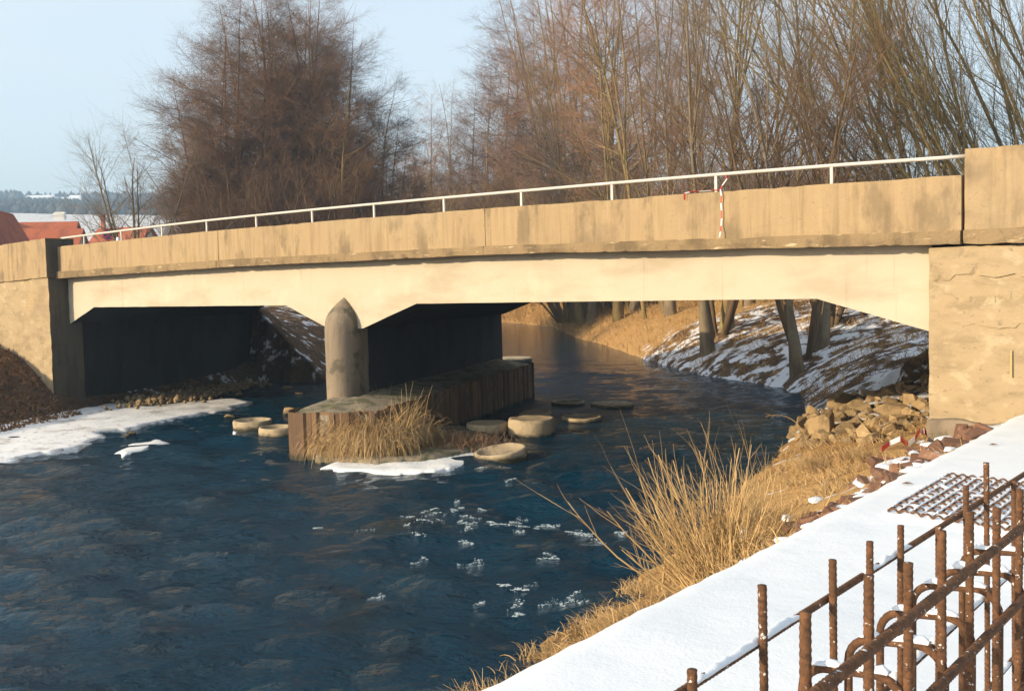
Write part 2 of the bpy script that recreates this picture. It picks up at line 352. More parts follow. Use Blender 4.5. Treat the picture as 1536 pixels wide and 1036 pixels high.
def ground_material():
    m = material('ground_earth_snow', (.115, .07, .04), [((.06, .042, .028), S(2.2), .42, .64, .8), ((.19, .115, .06), S(6), .55, .72, .7)], rough=.95, bumps=[(S(5), .9, .09), (S(22), .7, .03)], spec=.1)
    nt = m.node_tree; nd = nt.nodes; L = nt.links.new; b = nd['Principled BSDF']
    col = b.inputs['Base Color'].links[0].from_socket
    at = nd.new('ShaderNodeAttribute'); at.attribute_name = 'zone'; sp = nd.new('ShaderNodeSeparateColor'); L(at.outputs['Color'], sp.inputs[0])
    pos = nd.new('ShaderNodeNewGeometry').outputs['Position']
    def mixby(chan, c, scale, soft, col, mul=1.):
        n_ = nd.new('ShaderNodeTexNoise'); n_.inputs['Scale'].default_value = scale; n_.inputs['Detail'].default_value = 7; n_.inputs['Roughness'].default_value = .65; L(pos, n_.inputs['Vector'])
        mr0 = nd.new('ShaderNodeMapRange'); mr0.inputs['From Min'].default_value = .28; mr0.inputs['From Max'].default_value = .72; L(n_.outputs['Fac'], mr0.inputs['Value'])
        su = nd.new('ShaderNodeMath'); su.operation = 'SUBTRACT'; L(chan, su.inputs[0]); L(mr0.outputs[0], su.inputs[1])
        mr = nd.new('ShaderNodeMapRange'); mr.inputs['From Min'].default_value = -soft; mr.inputs['From Max'].default_value = soft; L(su.outputs[0], mr.inputs['Value'])
        mx = nd.new('ShaderNodeMix'); mx.data_type = 'RGBA'; L(mr.outputs[0], mx.inputs[0]); L(col, mx.inputs[6]); mx.inputs[7].default_value = (*c, 1)
        return mx.outputs[2]
    col = mixby(sp.outputs[1], (.40, .245, .10), 1.6, .25, col)
    col = mixby(sp.outputs[0], (.70, .73, .78), 1.5, .06, col)
    L(col, b.inputs['Base Color'])
    return m
gm.materials.append(ground_material())
tag(link('ground', gm), kind='structure')

# ------------------------------------------------------------------ river
def water_material():
    m = material('river_water', (.002, .027, .052), [((.022, .024, .016), (.30, .30, 1), .56, .74, .6, 3.), ((.001, .011, .022), (.9, .9, 1), .50, .70, .6, 3.)], rough=.05,
                 bumps=[((2.4, 4.0, 1), 1., .10), ((7, 11, 1), 1., .075), ((22, 32, 1), .8, .022)], rotz=.3, spec=.36)
    nt = m.node_tree; po = nt.nodes.new('ShaderNodeNewGeometry'); sx = nt.nodes.new('ShaderNodeSeparateXYZ'); nt.links.new(po.outputs['Position'], sx.inputs[0])
    for b_ in [n_ for n_ in nt.nodes if n_.type == 'BUMP']:      # the pool above the bridge lies calmer
        mr = nt.nodes.new('ShaderNodeMapRange'); mr.inputs['From Min'].default_value = 24; mr.inputs['From Max'].default_value = 44; st = b_.inputs['Strength'].default_value
        mr.inputs['To Min'].default_value = st; mr.inputs['To Max'].default_value = st * .22; nt.links.new(sx.outputs['Y'], mr.inputs['Value']); nt.links.new(mr.outputs[0], b_.inputs['Strength'])
    m.node_tree.nodes['Principled BSDF'].inputs['IOR'].default_value = 1.25
    return m
xs = axis(-21, 11, .14, -90, 40, 1.2); ys = axis(5.5, 34, .14, -60, 175, 1.2)
P2, F = sheet(xs, ys)
WV = []
for i in range(46):
    lam = float(np.exp(rng.uniform(math.log(.35), math.log(2.4)))); th = rng.normal(1.2, .75); WV.append((lam, th, rng.uniform(0, 6.28), i))
def wave(P):
    am = np.interp(P[:, 1], [0, 6, 19, 30, 45], [1, 1, .75, .45, .12]); w = np.zeros(len(P))
    for lam, th, ph, i in WV: w += .0065 * lam ** .9 * np.sin((P @ np.array([math.cos(th), math.sin(th)])) * 2 * math.pi / lam + ph + .8 * np.sin(P[:, 0] * .7 + i))
    return w * am
wz = wave(P2); amp = 1
tag(link('river', mesh_np('river', np.column_stack([P2, wz * amp]), F, water_material(), True)), kind='structure')

# ------------------------------------------------------------------ snowy path
def path_fn(u, v, w):
    a = -7 + u * 20.75; ww = EDGE - v * 7.2
    if v == 0: ww += .035 * nz((a, 0, 0), 1.6) + .02 * nz((a, 3, 0), 6) + (-.03 if w == 1 else 0)
    z = 1.22 if w == 0 else 1.40 + .025 * nz((a, ww, 1), .5) + .008 * nz((a, ww, 2), 2.5) - (.035 if v == 0 else 0)
    p = a * PA + ww * PW; return (p[0], p[1], z)
v, f = grid_box(path_fn, 190, 70, 1)
tag(link('path', mesh_np('path', v, f, M['snow'], True)), kind='structure')

# ------------------------------------------------------------------ the bridge
bridge = thing('bridge', 'long two-span concrete road bridge with cream girder and tan parapet over the river', 'bridge', bp(11.7, -4, 0))
PT = ([-.5, 3.4, 7.4, 11, 16, 23.2], [4.46, 4.515, 4.56, 4.59, 4.60, 4.545])
LB = ([-.5, 7.4, 15, 23.2], [3.56, 3.73, 3.75, 3.67]); LT = ([-.5, 7.4, 15, 23.2], [3.74, 3.89, 3.92, 3.86])
GB = ([0, 1.61, 9.63, 11.18, 12.24, 13.6, 21.65, 23.05], [2.40, 2.87, 2.865, 2.37, 2.37, 2.86, 2.87, 2.38])
PTf = lambda s: float(np.interp(s, *PT)); LBf = lambda s: float(np.interp(s, *LB)); LTf = lambda s: float(np.interp(s, *LT))
# girder: profile swept back along the skewed axis
sp_ = sorted(set([0, 1.61, 9.63, 11.18, 12.24, 13.6, 21.65, 23.05] + list(np.arange(.4, 23, .4))))
nsp = len(sp_)
def girder_fn(u, v, w):
    s = sp_[int(round(u * (nsp - 1)))]; o = -8.45 * v
    zb = float(np.interp(s, *GB)); zt = LBf(s) + .1
    z = zb + (zt - zb) * w; s2 = s + 3.05 * v * min(1, s / 9)
    p = bp(s2, o, z)
    if v == 0: p = p + N * (.012 * nz(p, 1.2) + .006 * nz(p, 4))
    if w == 0: p[2] += .006 * nz(p, 5)
    return p
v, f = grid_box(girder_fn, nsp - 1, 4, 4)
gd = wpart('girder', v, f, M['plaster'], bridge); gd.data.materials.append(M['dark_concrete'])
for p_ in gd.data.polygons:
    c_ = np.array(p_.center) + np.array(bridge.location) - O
    if abs(Vector(N).dot(p_.normal)) < .5 or c_ @ N < -.3: p_.material_index = 1  # all but the front face take the concrete with shade painted in
# deck road surface
v, f = grid_box(lambda u, v_, w: bp(-.4 + u * 24.4, -.1 - v_ * 8.2, LBf(-.4 + u * 24) + .06 + w * .06), 24, 1, 1)
wpart('deck', v, f, M['asphalt'], bridge)
def wallseg(name, s0, s1, o0, o1, zb, zt, mat, amp=.012, ds=.16, dz=.16, seed=0., chip=.0, shear=0.):
    ns = max(2, int(abs(s1 - s0) / ds)); nzz = max(2, int((zt((s0 + s1) / 2) - zb((s0 + s1) / 2)) / dz))
    def fn(u, v_, w):
        s = s0 + (s1 - s0) * u; z = zb(s) + (zt(s) - zb(s)) * w; o = o0 + (o1 - o0) * v_
        p = bp(s + shear * (o0 - o), o, z); q = Vector(p)
        dn = amp * (nz(q, 1.1, seed) + .6 * nz(q, 4.5, seed))
        e = (w == 0) + (w == 1)
        if v_ == 0:
            p = p + N * dn
            if e and chip:
                c = max(0, nz(q, 1.3, seed + 5) - .1) * chip + max(0, nz(q, 9.1, seed + 9) - .22) * chip * 1.6
                p = p - N * c; p[2] += c * (.8 if w == 0 else -.8)
        if w == 1: p[2] += amp * .5 * nz(q, 3, seed + 2)
        if u in (0, 1) and chip: p = p + B * (amp * nz(q, 5, seed + 3))
        return p
    v, f = grid_box(fn, ns, 2, nzz)
    return wpart(name, v, f, mat, bridge)
joints = [-.44, 7.62, 15.6, 23.12]
for s0, s1 in zip(joints[:-1], joints[1:]):
    wallseg('parapet_panel', s0 + .006, s1 - .006, .27, -.02, lambda s: LTf(s) - .02, PTf, M['parapet'], .004, chip=.03, seed=s0)
    wallseg('parapet_ledge', s0 + .004, s1 - .004, .345, -.2, LBf, LTf, M['ledge'], .005, ds=.08, dz=.06, chip=.03, seed=s0 + 3)
wallseg('far_parapet', -.4, 23.2, -8.35, -8.6, LBf, PTf, M['parapet'], .01, ds=.6, shear=.36)
# right hand end block and wing wall
c = lambda z: (lambda s: z)
wallseg('end_block', -.475, -7.5, .275, -.16, c(3.742), lambda s: 4.80 + (s + .47) * .045, M['parapet'], .006, chip=.03, seed=20)
wallseg('end_block_base', -.47, -7.5, .305, -.16, lambda s: 3.555 + (s + .47) * .02, c(3.74), M['ledge'], .014, chip=.05, seed=23)
wallseg('wing_wall', -.03, -7.5, .26, -.4, c(-.2), lambda s: 3.535 + min(0, s + .47) * .02, M['wing'], .014, ds=.09, dz=.09, chip=.03, seed=31)
def ragged(s): return 3.10 + .06 * nz((s * 3, 0, 0), 1) + .05 * (math.floor(s * 1.3 + .4) % 2) + .02 * nz((s * 9, 4, 0), 1)
wallseg('render_band', -.055, -7.5, .285, .2, ragged, c(3.50), M['wing'], .012, ds=.06, dz=.1, chip=.05, seed=37)
wallseg('render_band', -.30, -7.5, .278, .2, lambda s: ragged(s * 1.7) - .62, lambda s: ragged(s * 1.3 + 4) - .22, M['wing'], .012, ds=.06, dz=.1, chip=.08, seed=43)
wallseg('footing', -.06, -7.5, .42, .1, c(.3), lambda s: 1.26 + .12 * nz((s * 2, 1, 0), 1), M['pier'], .05, ds=.1, dz=.1, chip=.1, seed=50)
# abutment under the right end, square to the bridge
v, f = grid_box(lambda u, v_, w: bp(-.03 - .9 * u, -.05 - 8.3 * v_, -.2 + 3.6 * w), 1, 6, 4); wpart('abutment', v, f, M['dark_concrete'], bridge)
# left abutment, parallel to the pier
def labut(u, v_, w):
    p = bp(22.98 + 1.0 * u, -.02, -.3 + 3.9 * w) + Q * (9.0 * v_); return p
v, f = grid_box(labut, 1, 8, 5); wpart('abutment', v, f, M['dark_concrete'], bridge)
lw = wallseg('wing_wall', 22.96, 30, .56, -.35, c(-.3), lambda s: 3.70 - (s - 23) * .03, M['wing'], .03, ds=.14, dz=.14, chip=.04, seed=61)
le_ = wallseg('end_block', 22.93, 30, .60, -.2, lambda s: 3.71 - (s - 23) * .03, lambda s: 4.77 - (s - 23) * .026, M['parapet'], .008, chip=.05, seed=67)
for o_ in (lw, le_):            # end faces coloured darker for damp and painted-in shade
    o_.data.materials.append(M['damp_shade'])
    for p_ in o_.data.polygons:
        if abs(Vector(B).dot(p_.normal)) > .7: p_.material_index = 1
# pier with rounded nose and pointed cap
PC = bp(11.71, 0, 0); QW = np.array([Q[1], -Q[0], 0.])
def pier_ring(z):
    t = max(0, (z - 2.42) / .60); kk = max(0.0, 1 - t ** 2.1)
    pts = [PC - QW * (.37 * kk) + Q * .3 + np.array([0, 0, z])]; hw = .37
    for i in range(15):
        an = math.pi * i / 14; e = 1.0
        wx = -math.cos(an); dy = math.sin(an) ** .85
        pts.append(PC + QW * (wx * hw * kk) - Q * (dy * .52 * (kk ** 1.25 if t > 0 else 1) - .0) + np.array([0, 0, z]))
    pts.append(PC + QW * (.37 * kk) + Q * .3 + np.array([0, 0, z])); return pts
v = []; f = []
zs = [.5, .9, 1.3, 1.7, 2.1, 2.3, 2.42, 2.52, 2.6, 2.68, 2.76, 2.84, 2.9, 2.95, 2.985, 3.01]
for z in zs:
    for p in pier_ring(z):
        q = Vector(p); v.append(p + N * (.012 * nz(q, 2) + .006 * nz(q, 6)))
for i in range(len(zs) - 1):
    for j in range(16): f.append((i * 17 + j, i * 17 + j + 1, (i + 1) * 17 + j + 1, (i + 1) * 17 + j))
f.append(tuple((len(zs) - 1) * 17 + j for j in range(17)))
nose = wpart('pier_nose', v, f, M['pier'], bridge, True)
def pier_fn(u, v_, w):
    p = PC + QW * (.37 - .74 * u) + Q * (.28 + 8.7 * v_) + np.array([0, 0, .4 + 2.4 * w])
    return p + QW * (.012 * nz(p, 1.2))
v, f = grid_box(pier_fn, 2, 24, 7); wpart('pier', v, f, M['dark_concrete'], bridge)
# handrail and posts
RS = [-.42, 1.34, 3.14, 5.02, 6.91, 8.75, 10.63, 12.5, 14.39, 16.25, 18.1, 23.0]
RZ = [4.71, 4.755, 4.785, 4.81, 4.83, 4.847, 4.861, 4.87, 4.872, 4.868, 4.853, 4.785]
rp = [bp(s, .1, float(np.interp(s, RS, RZ))) for s in np.linspace(-.46, 23.0, 60)]
v, f = tube_path(rp, .027, 8); rail = wpart('handrail', v, f, M['rail'], bridge, True)
for s in RS[1:-1] + [19.95, 21.8]:
    z1 = float(np.interp(s, RS, RZ)); z0 = PTf(s) - .05
    v, f = box(bp(s, .1, z0), .04, .03, z1 - z0 - .01, math.atan2(B[1], B[0])); wpart('post', v, f, M['rail'], rail)

# ------------------------------------------------------------------ sheet-pile box round the pier
cd = thing('sheet_pile_box', 'rusty sheet-pile box with mossy concrete fill standing in the river round the pier', 'cofferdam', (-2, 22, 0))
CA = np.array([-4.28, 18.95]); CB = np.array([-3.35, 18.62]); CC = np.array([-2.62, 18.70]); CDp = CC + Q[:2] * 10.1; CE = CDp - QW[:2] * 1.55; 
CP = [CA, CB, CC, CDp, CE]
def ztop(p): return .87 + .012 * float((p - CA) @ Q[:2]) + .03 * nz((p[0], p[1], 0), 3)
for a, b_ in zip(CP, CP[1:] + CP[:1]):
    Lg = np.linalg.norm(b_ - a); n_ = max(2, round(Lg / .42)); d = (b_ - a) / Lg; o_ = np.array([d[1], -d[0]]); wdt = Lg / n_
    for i in range(n_):
        p0 = a + d * wdt * i; sg = .045 if i % 2 == 0 else -.055
        prof = [(0, 0), (.22, 0), (.30, sg), (.70, sg), (.78, 0), (1, 0)]
        th = .02; outer = [p0 + d * (wdt * u * .985) + o_ * (w_ + .05) for u, w_ in prof]; inner = [p0 + d * (wdt * u * .985) + o_ * (w_ + .05 - th) for u, w_ in prof]
        zt = ztop(p0) + rng.uniform(-.02, .02); m_ = len(prof); vv = []
        for zz in (-.5, zt):
            vv += [(p[0], p[1], zz) for p in outer] + [(p[0], p[1], zz) for p in inner]
        ff = []
        for k in range(m_ - 1):
            ff += [(k, k + 1, 2 * m_ + k + 1, 2 * m_ + k), (m_ + k + 1, m_ + k, 3 * m_ + k, 3 * m_ + k + 1), (2 * m_ + k, 2 * m_ + k + 1, 3 * m_ + k + 1, 3 * m_ + k), (k, m_ + k, m_ + k + 1, k + 1)]
        ff += [(0, 2 * m_, 3 * m_, m_), (m_ - 1, 2 * m_ - 1, 4 * m_ - 1, 3 * m_ - 1)]
        wpart('sheet_pile', vv, ff, M['sheetpile'], cd)
# concrete fill: bumpy top rising to the pier
cxy = np.array(CP).mean(0); v = []; f = []; rings = [1.0, .96, .8, .55, .3]
bpts = []
for a, b_ in zip(CP, CP[1:] + CP[:1]):
    for i in range(10): bpts.append(a + (b_ - a) * i / 10)
nb = len(bpts); axis_pts = []
for p in bpts:
    t = np.clip((p - PC[:2]) @ Q[:2], .2, 8.3); axis_pts.append(PC[:2] + Q[:2] * t)
v += [(p[0], p[1], -.4) for p in bpts]
for k in rings:
    for p, ax in zip(bpts, axis_pts):
        q = ax + (p - ax) * k; h = ztop(p) - .06 + (1 - k) * .26; h += .05 * nz((q[0], q[1], 2), 2.2) * (k < 1)
        v.append((q[0], q[1], h))
for r_ in range(len(rings)):
    for i in range(nb):
        i2 = (i + 1) % nb; f.append((r_ * nb + i, r_ * nb + i2, (r_ + 1) * nb + i2, (r_ + 1) * nb + i))
wpart('concrete_fill', v, f, M['fill'], cd, True)

# ------------------------------------------------------------------ concrete discs in the water
def wet_foot(m, z0, z1):
    nt = m.node_tree; b = nt.nodes['Principled BSDF']; col = b.inputs['Base Color'].links[0].from_socket
    tc = nt.nodes.new('ShaderNodeNewGeometry'); sx = nt.nodes.new('ShaderNodeSeparateXYZ'); nt.links.new(tc.outputs['Position'], sx.inputs[0])
    no_ = nt.nodes.new('ShaderNodeTexNoise'); no_.inputs['Scale'].default_value = 6; ad = nt.nodes.new('ShaderNodeMath'); ad.operation = 'MULTIPLY_ADD'; ad.inputs[1].default_value = .12; nt.links.new(no_.outputs['Fac'], ad.inputs[0]); nt.links.new(sx.outputs['Z'], ad.inputs[2])
    mr = nt.nodes.new('ShaderNodeMapRange'); mr.inputs['From Min'].default_value = z0 + .06; mr.inputs['From Max'].default_value = z1 + .06; nt.links.new(ad.outputs[0], mr.inputs['Value'])
    mx = nt.nodes.new('ShaderNodeMix'); mx.data_type = 'RGBA'; nt.links.new(mr.outputs[0], mx.inputs[0]); mx.inputs[6].default_value = (.05, .045, .028, 1); nt.links.new(col, mx.inputs[7]); nt.links.new(mx.outputs[2], b.inputs['Base Color'])
for k_ in ('disc', 'rock', 'sheetpile'): wet_foot(M[k_], .02, .10)      # algae and damp at the waterline
def disc_mesh(name, r, h, dish, seed):
    prof = [(r * .97, -.35), (r, h * .3), (r, h * .8), (r * .96, h), (r * .86, h), (r * .80, h - dish), (r * .35, h - dish * 1.05), (0.001, h - dish)]
    n_ = 28; v = []; f = []
    for pr, pz in prof:
        for j in range(n_):
            an = 2 * math.pi * j / n_; k = 1 + .06 * nz((math.cos(an), math.sin(an), seed), 1.7) + .03 * nz((math.cos(an) * 4, math.sin(an) * 4, pz * 4 + seed), 1)
            v.append((pr * k * math.cos(an), pr * k * math.sin(an), pz + .018 * nz((pr * math.cos(an) * 5, pr * math.sin(an) * 5, seed + 5), 1)))
    for i in range(len(prof) - 1):
        for j in range(n_): f.append((i * n_ + j, i * n_ + (j + 1) % n_, (i + 1) * n_ + (j + 1) % n_, (i + 1) * n_ + j))
    return mesh_np(name, v, f, M['disc'], True)
DISCS = [((380, 642), .46, .20, .07, 'dished concrete disc nearest the icy shore beside the pile box', (0, 0)),
         ((418, 653), .42, .20, .06, 'dished concrete disc half hidden behind the rusty pile box', (0, 0)),
         ((731, 650), .46, .24, .01, 'flat concrete disc between the brown stalks and the tall disc', (0, 0)),
         ((798, 652), .50, .36, .01, 'tallest sunlit concrete disc standing in the river by the pile box', (0, 0)),
         ((752, 685), .50, .15, .03, 'tilted concrete disc at the end of the white ice fringe', (.05, .12)),
         ((803, 626), .40, .13, .0, 'shaded concrete disc just behind the tallest disc', (.1, .05)),
         ((872, 631), .47, .11, .03, 'low shaded concrete disc out in the river beyond the tallest disc', (0, .03)),
         ((852, 606), .45, .09, .05, 'almost drowned dark concrete disc close to the far pile corner', (0, 0)),
         ((918, 609), .55, .09, .0, 'almost drowned dark concrete disc farthest out in midstream', (0, 0)),
         ((770, 540), .8, .12, .0, 'concrete slab awash behind the far end of the pier', (0, 0))]
for i, (px, r, h, dish, lab, tl) in enumerate(DISCS):
    o = link('concrete_disc', disc_mesh('concrete_disc', r, h, dish, i * 3.1), None, onz(*px, 0)); o.rotation_euler = (tl[0], tl[1], i)
    tag(o, lab, 'disc', 'concrete discs lying in the river')

# ------------------------------------------------------------------ stones
def rock_mesh(name, seed, flat=.75, mat='rock', npt=13):
    r = np.random.default_rng(seed); bm = bmesh.new()
    p = r.normal(size=(npt, 3)); p /= np.linalg.norm(p, axis=1, keepdims=True); p *= r.uniform(.42, .55, (npt, 1)); p *= (r.uniform(.8, 1.25), r.uniform(.7, 1.0), flat)
    for q in p: bm.verts.new(q)
    res = bmesh.ops.convex_hull(bm, input=bm.verts)
    bmesh.ops.delete(bm, geom=[g for g in res['geom_interior'] if isinstance(g, bmesh.types.BMVert)], context='VERTS')
    bmesh.ops.bevel(bm, geom=list(bm.edges), offset=.012, segments=1, affect='EDGES')
    me = bpy.data.meshes.new(name); bm.to_mesh(me); bm.free(); me.materials.append(M[mat]); return me
RM = [rock_mesh('riprap_stone', i) for i in range(14)]
hull = [(5.0, 17.0), (5.3, 15.2), (6.0, 15.2), (7.6, 16.6), (9.4, 19.0), (9.0, 20.6), (7.2, 22.6), (6.3, 22.2), (5.4, 19.4)]
placed = []
for tries in range(4000):
    if len(placed) >= 210: break
    p = np.array([rng.uniform(4.9, 11), rng.uniform(14.8, 24.5)])
    if not inside(p[None], np.array(hull))[0]: continue
    if (p - O[:2]) @ B[:2] < .25 and (p - O[:2]) @ N[:2] > -8: continue
    sz = float(np.exp(rng.normal(math.log(.37), .40))); sz = min(sz, .8)
    if any(np.hypot(*(p - q)) < .40 * (sz + s2) for q, s2 in placed): continue
    placed.append((p, sz))
placed.sort(key=lambda t: t[0][1])
for i, (p, sz) in enumerate(placed):
    o = link('riprap_stone', RM[i % 14], None, (p[0], p[1], gz(*p) + sz * .10)); o.scale = (sz, sz, sz)
    o.rotation_euler = (rng.normal(0, .3), rng.normal(0, .3), rng.uniform(0, 6.28))
    wet = seg_dist(p[None], RE)[0] < .8
    near = (p - O[:2]) @ N[:2]; ss = (p - O[:2]) @ B[:2]
    zone = ('at the waterline of the heap', 'waterline stones of the heap') if wet else (('against the foot of the abutment wall', 'heap stones against the abutment') if ss < 1.2 else (('at the shaded back edge', 'heap stones at the shaded edge') if near < -5.5 else (('at the heap front by the straw', 'heap stones next to the straw') if near > -2.6 else ('in the middle of the sunlit heap', 'stones in the middle of the heap'))))
    tag(o, ('large ' if sz > .66 else ('fist-sized ' if sz < .4 else '')) + 'angular tan stone ' + zone[0] + ' below the bridge', 'stone', zone[1] + (' large' if sz > .66 else (' small' if sz < .4 else '')))
# small stones by the left shore
for i, (px, sz, lab) in enumerate([((63, 628), .30, 'small brown stone on the leafy shore below the wing wall'), ((310, 598), .28, 'small stone between gravel strip and ice shelf'), ((358, 592), .30, 'small flat pale stone at the tip of the ice shelf'),
        ((345, 625), .28, 'small tan stone just off the ice shelf in dark water'), ((378, 576), .5, 'largest sunlit stone at the end of the gravel strip'), ((403, 578), .42, 'sunlit round stone next to the gravel strip end'),
        ((430, 583), .42, 'pale sunlit stone in the water under the far span'), ((452, 590), .42, 'brown sunlit stone close behind the pier'), ((199, 650), .22, 'small orange stone in the water above the ice floe'),
        ((190, 653), .14, 'tiny stone beside the small orange stone in the water'), ((298, 585), .34, 'tan stone on top of the gravel strip'), ((352, 650), .22, 'little white ice lump against the dished disc'), ((432, 618), .5, 'pale stone against the corner of the rusty pile box')]):
    p = onz(*px, .03); o = link('shore_stone', RM[(i * 5) % 14] if 'ice' not in lab.split('lump')[0][-12:] else RM[2], None, p); o.scale = (sz, sz, sz * .8); o.rotation_euler = (0, 0, i)
    if 'white ice lump' in lab:
        o.data = rock_mesh('ice_lump', 77, .7, 'ice'); o.name = 'ice_lump'; tag(o, lab, 'ice lump')
    else: tag(o, lab, 'stone', 'small stones near the far shore')
o = link('flat_rock', rock_mesh('flat_rock', 5, .38, 'rock', 22), None, onz(683, 672, .08)); o.scale = (1.0, .75, .8); tag(o, 'flat layered tan rock lying between brown stalks and tilted disc', 'rock')
o = link('river_stone', RM[4], None, onz(650, 1018, 0.0)); o.scale = (.14, .14, .1); tag(o, 'lone reddish stone breaking the water near the bottom edge', 'stone')
# gravel strip (uncountable)
gp = [onz(x, y, .08)[:2] for x, y in [(180, 612), (300, 600), (380, 580), (372, 573), (280, 585), (200, 600)]]
pts = []
while len(pts) < 1400:
    p = np.array([rng.uniform(-12, -8), rng.uniform(26.5, 34.5)])
    if inside(p[None], np.array(gp))[0] or rng.uniform() < .06 and inside(p[None], (np.array(gp) - np.mean(gp, 0)) * 1.35 + np.mean(gp, 0))[0]: pts.append(p)
octv = np.array([(1, 0, 0), (0, 1, 0), (-1, 0, 0), (0, -1, 0), (0, 0, 1), (0, 0, -.5)], float); octf = np.array([(0, 1, 4), (1, 2, 4), (2, 3, 4), (3, 0, 4), (1, 0, 5), (2, 1, 5), (3, 2, 5), (0, 3, 5)])
parts = []
for p in pts:
    r = float(np.exp(rng.normal(math.log(.055), .4))); v = octv * (r * rng.uniform(.7, 1.2, (6, 1))); parts.append((v + (p[0], p[1], max(.04, gz(*p)) + r * .4 + rng.uniform(0, .06)), octf))
v, f = join(parts); tag(link('gravel', mesh_np('gravel', v, f, M['rock'])), 'strip of sunlit brown gravel along the water under the far span', 'gravel', kind='stuff')

# ------------------------------------------------------------------ ice
def ice_sheet(name, poly, z, th, mat, label, cat, jit=.12, cell=.16):
    """lumpy slab: grid clipped to a jittered polygon, edges rounded down to the water"""
    poly = np.array(poly)[:, :2]; lo, hi = poly.min(0) - .2, poly.max(0) + .2
    xs = np.arange(lo[0], hi[0] + cell, cell); ys = np.arange(lo[1], hi[1] + cell, cell); P, F_ = sheet(xs, ys)
    closed = np.vstack([poly, poly[:1]]); d = seg_dist(P, closed); d = np.where(inside(P, poly), d, -d)
    d += jit * np.array([nz((p[0], p[1], z), 1.3) + .6 * nz((p[0], p[1], 4), 4) for p in P])
    keep = d > -.04; F_ = F_[keep[F_].all(1)]
    zt = z + th * np.clip(d / .12, -.9, 1) ** 1 * 1.0 + th * .5 * np.array([nz((p[0], p[1], 9), 2.2) for p in P])
    used = np.unique(F_); mp = -np.ones(len(P), int); mp[used] = np.arange(len(used)); V = np.column_stack([P, zt])[used]; F_ = mp[F_]
    nv = len(V); Vb = V.copy(); Vb[:, 2] = z - .12
    e = np.concatenate([F_[:, [0, 1]], F_[:, [1, 2]], F_[:, [2, 3]], F_[:, [3, 0]]]); key = {}
    for a, b_ in e: key[(a, b_)] = 1
    side = [(b_, a, a + nv, b_ + nv) for (a, b_) in key if (b_, a) not in key]
    Fa = np.concatenate([F_, np.array(side)])
    return tag(link(name, mesh_np(name, np.vstack([V, Vb]), Fa, mat, True)), label, cat)
ice_sheet('ice_shelf', [onz(x, y, .03) for x, y in [(-60, 720), (0, 700), (60, 682), (135, 668), (165, 648), (250, 632), (340, 614), (384, 602), (350, 597), (250, 606), (180, 604), (110, 610), (50, 622), (0, 632), (-60, 640)]], .02, .04, M['icesnow'],
          'long snow-covered ice shelf with leaf litter along the far shore', 'ice shelf', .25, .13)
ice_sheet('ice_floe', [onz(x, y, 0) for x, y in [(174, 680), (192, 668), (240, 659), (251, 665), (222, 675), (185, 684)]], .0, .045, M['ice'], 'small white ice floe alone in dark water off the ice shelf', 'ice floe', .06, .06)
ice_sheet('ice_fringe', [onz(x, y, 0) for x, y in [(482, 703), (500, 709), (560, 712), (650, 707), (700, 698), (728, 686), (745, 676), (700, 676), (650, 690), (560, 697), (500, 694)]], .0, .05, M['ice'], 'white ice fringe round the foot of the straw grass clump', 'ice', .06, .06)
ice_sheet('shore_patch', [onz(x, y, .0) for x, y in [(470, 690), (560, 700), (650, 694), (745, 676), (735, 652), (660, 640), (600, 640), (480, 660)]], .05, .08, M['fill'], 'dark earth islet at the foot of the pile box under the grass', 'islet', .08, .1)

# foam flecks on the riffle (uncountable)
parts = []
FO = [((725, 782), 46, 10, 60), ((640, 775), 30, 14, 24), ((880, 800), 60, 9, 60), ((800, 850), 16, 10, 14), ((690, 835), 14, 22, 20), ((795, 897), 34, 8, 44), ((690, 800), 60, 30, 26), ((560, 860), 30, 16, 8), ((440, 795), 14, 8, 8), ((715, 705), 30, 6, 20), ((600, 770), 70, 14, 14),
      ((1130, 640), 50, 20, 4)]
for (cx, cy), sx, sy, n_ in FO:
    for i in range(int(n_ * .24)):
        p = onz(cx + rng.normal(0, sx * .95), cy + rng.normal(0, sy * 1.2), .0)[:2]; K = 7; an = rng.normal(.35, .7); st = rng.uniform(.012, .045)
        path = [p]
        for k in range(K): an += rng.normal(0, .55); path.append(path[-1] + st * np.array([math.cos(an), math.sin(an)]))
        path = np.array(path); wd = rng.uniform(.003, .013) * np.sin(np.linspace(.15, 3.0, K + 1)) * rng.uniform(.5, 1.6, K + 1)
        d = np.gradient(path, axis=0); nn = np.column_stack([-d[:, 1], d[:, 0]]); nn /= np.linalg.norm(nn, axis=1, keepdims=True) + 1e-9
        for q in np.repeat(path, 3, axis=0):
            q = q + rng.normal(0, .02, 2); r = float(np.exp(rng.normal(math.log(.0065), .5))); r = min(r, .02); h_ = float(wave(q[None])[0]); a6 = np.arange(6) * 1.047 + rng.uniform(0, 1)
            ring_ = np.column_stack([q[0] + np.cos(a6) * r * 1.7, q[1] + np.sin(a6) * r, np.full(6, h_ - .002)]); parts.append((np.vstack([ring_, [[q[0], q[1], h_ + .006]]]), np.array([(k, (k + 1) % 6, 6) for k in range(6)])))
v, f = join(parts); tag(link('foam', mesh_np('foam', v, f, M['foam'], True)), 'white foam flecks on the ripples of the river', 'foam', kind='stuff')

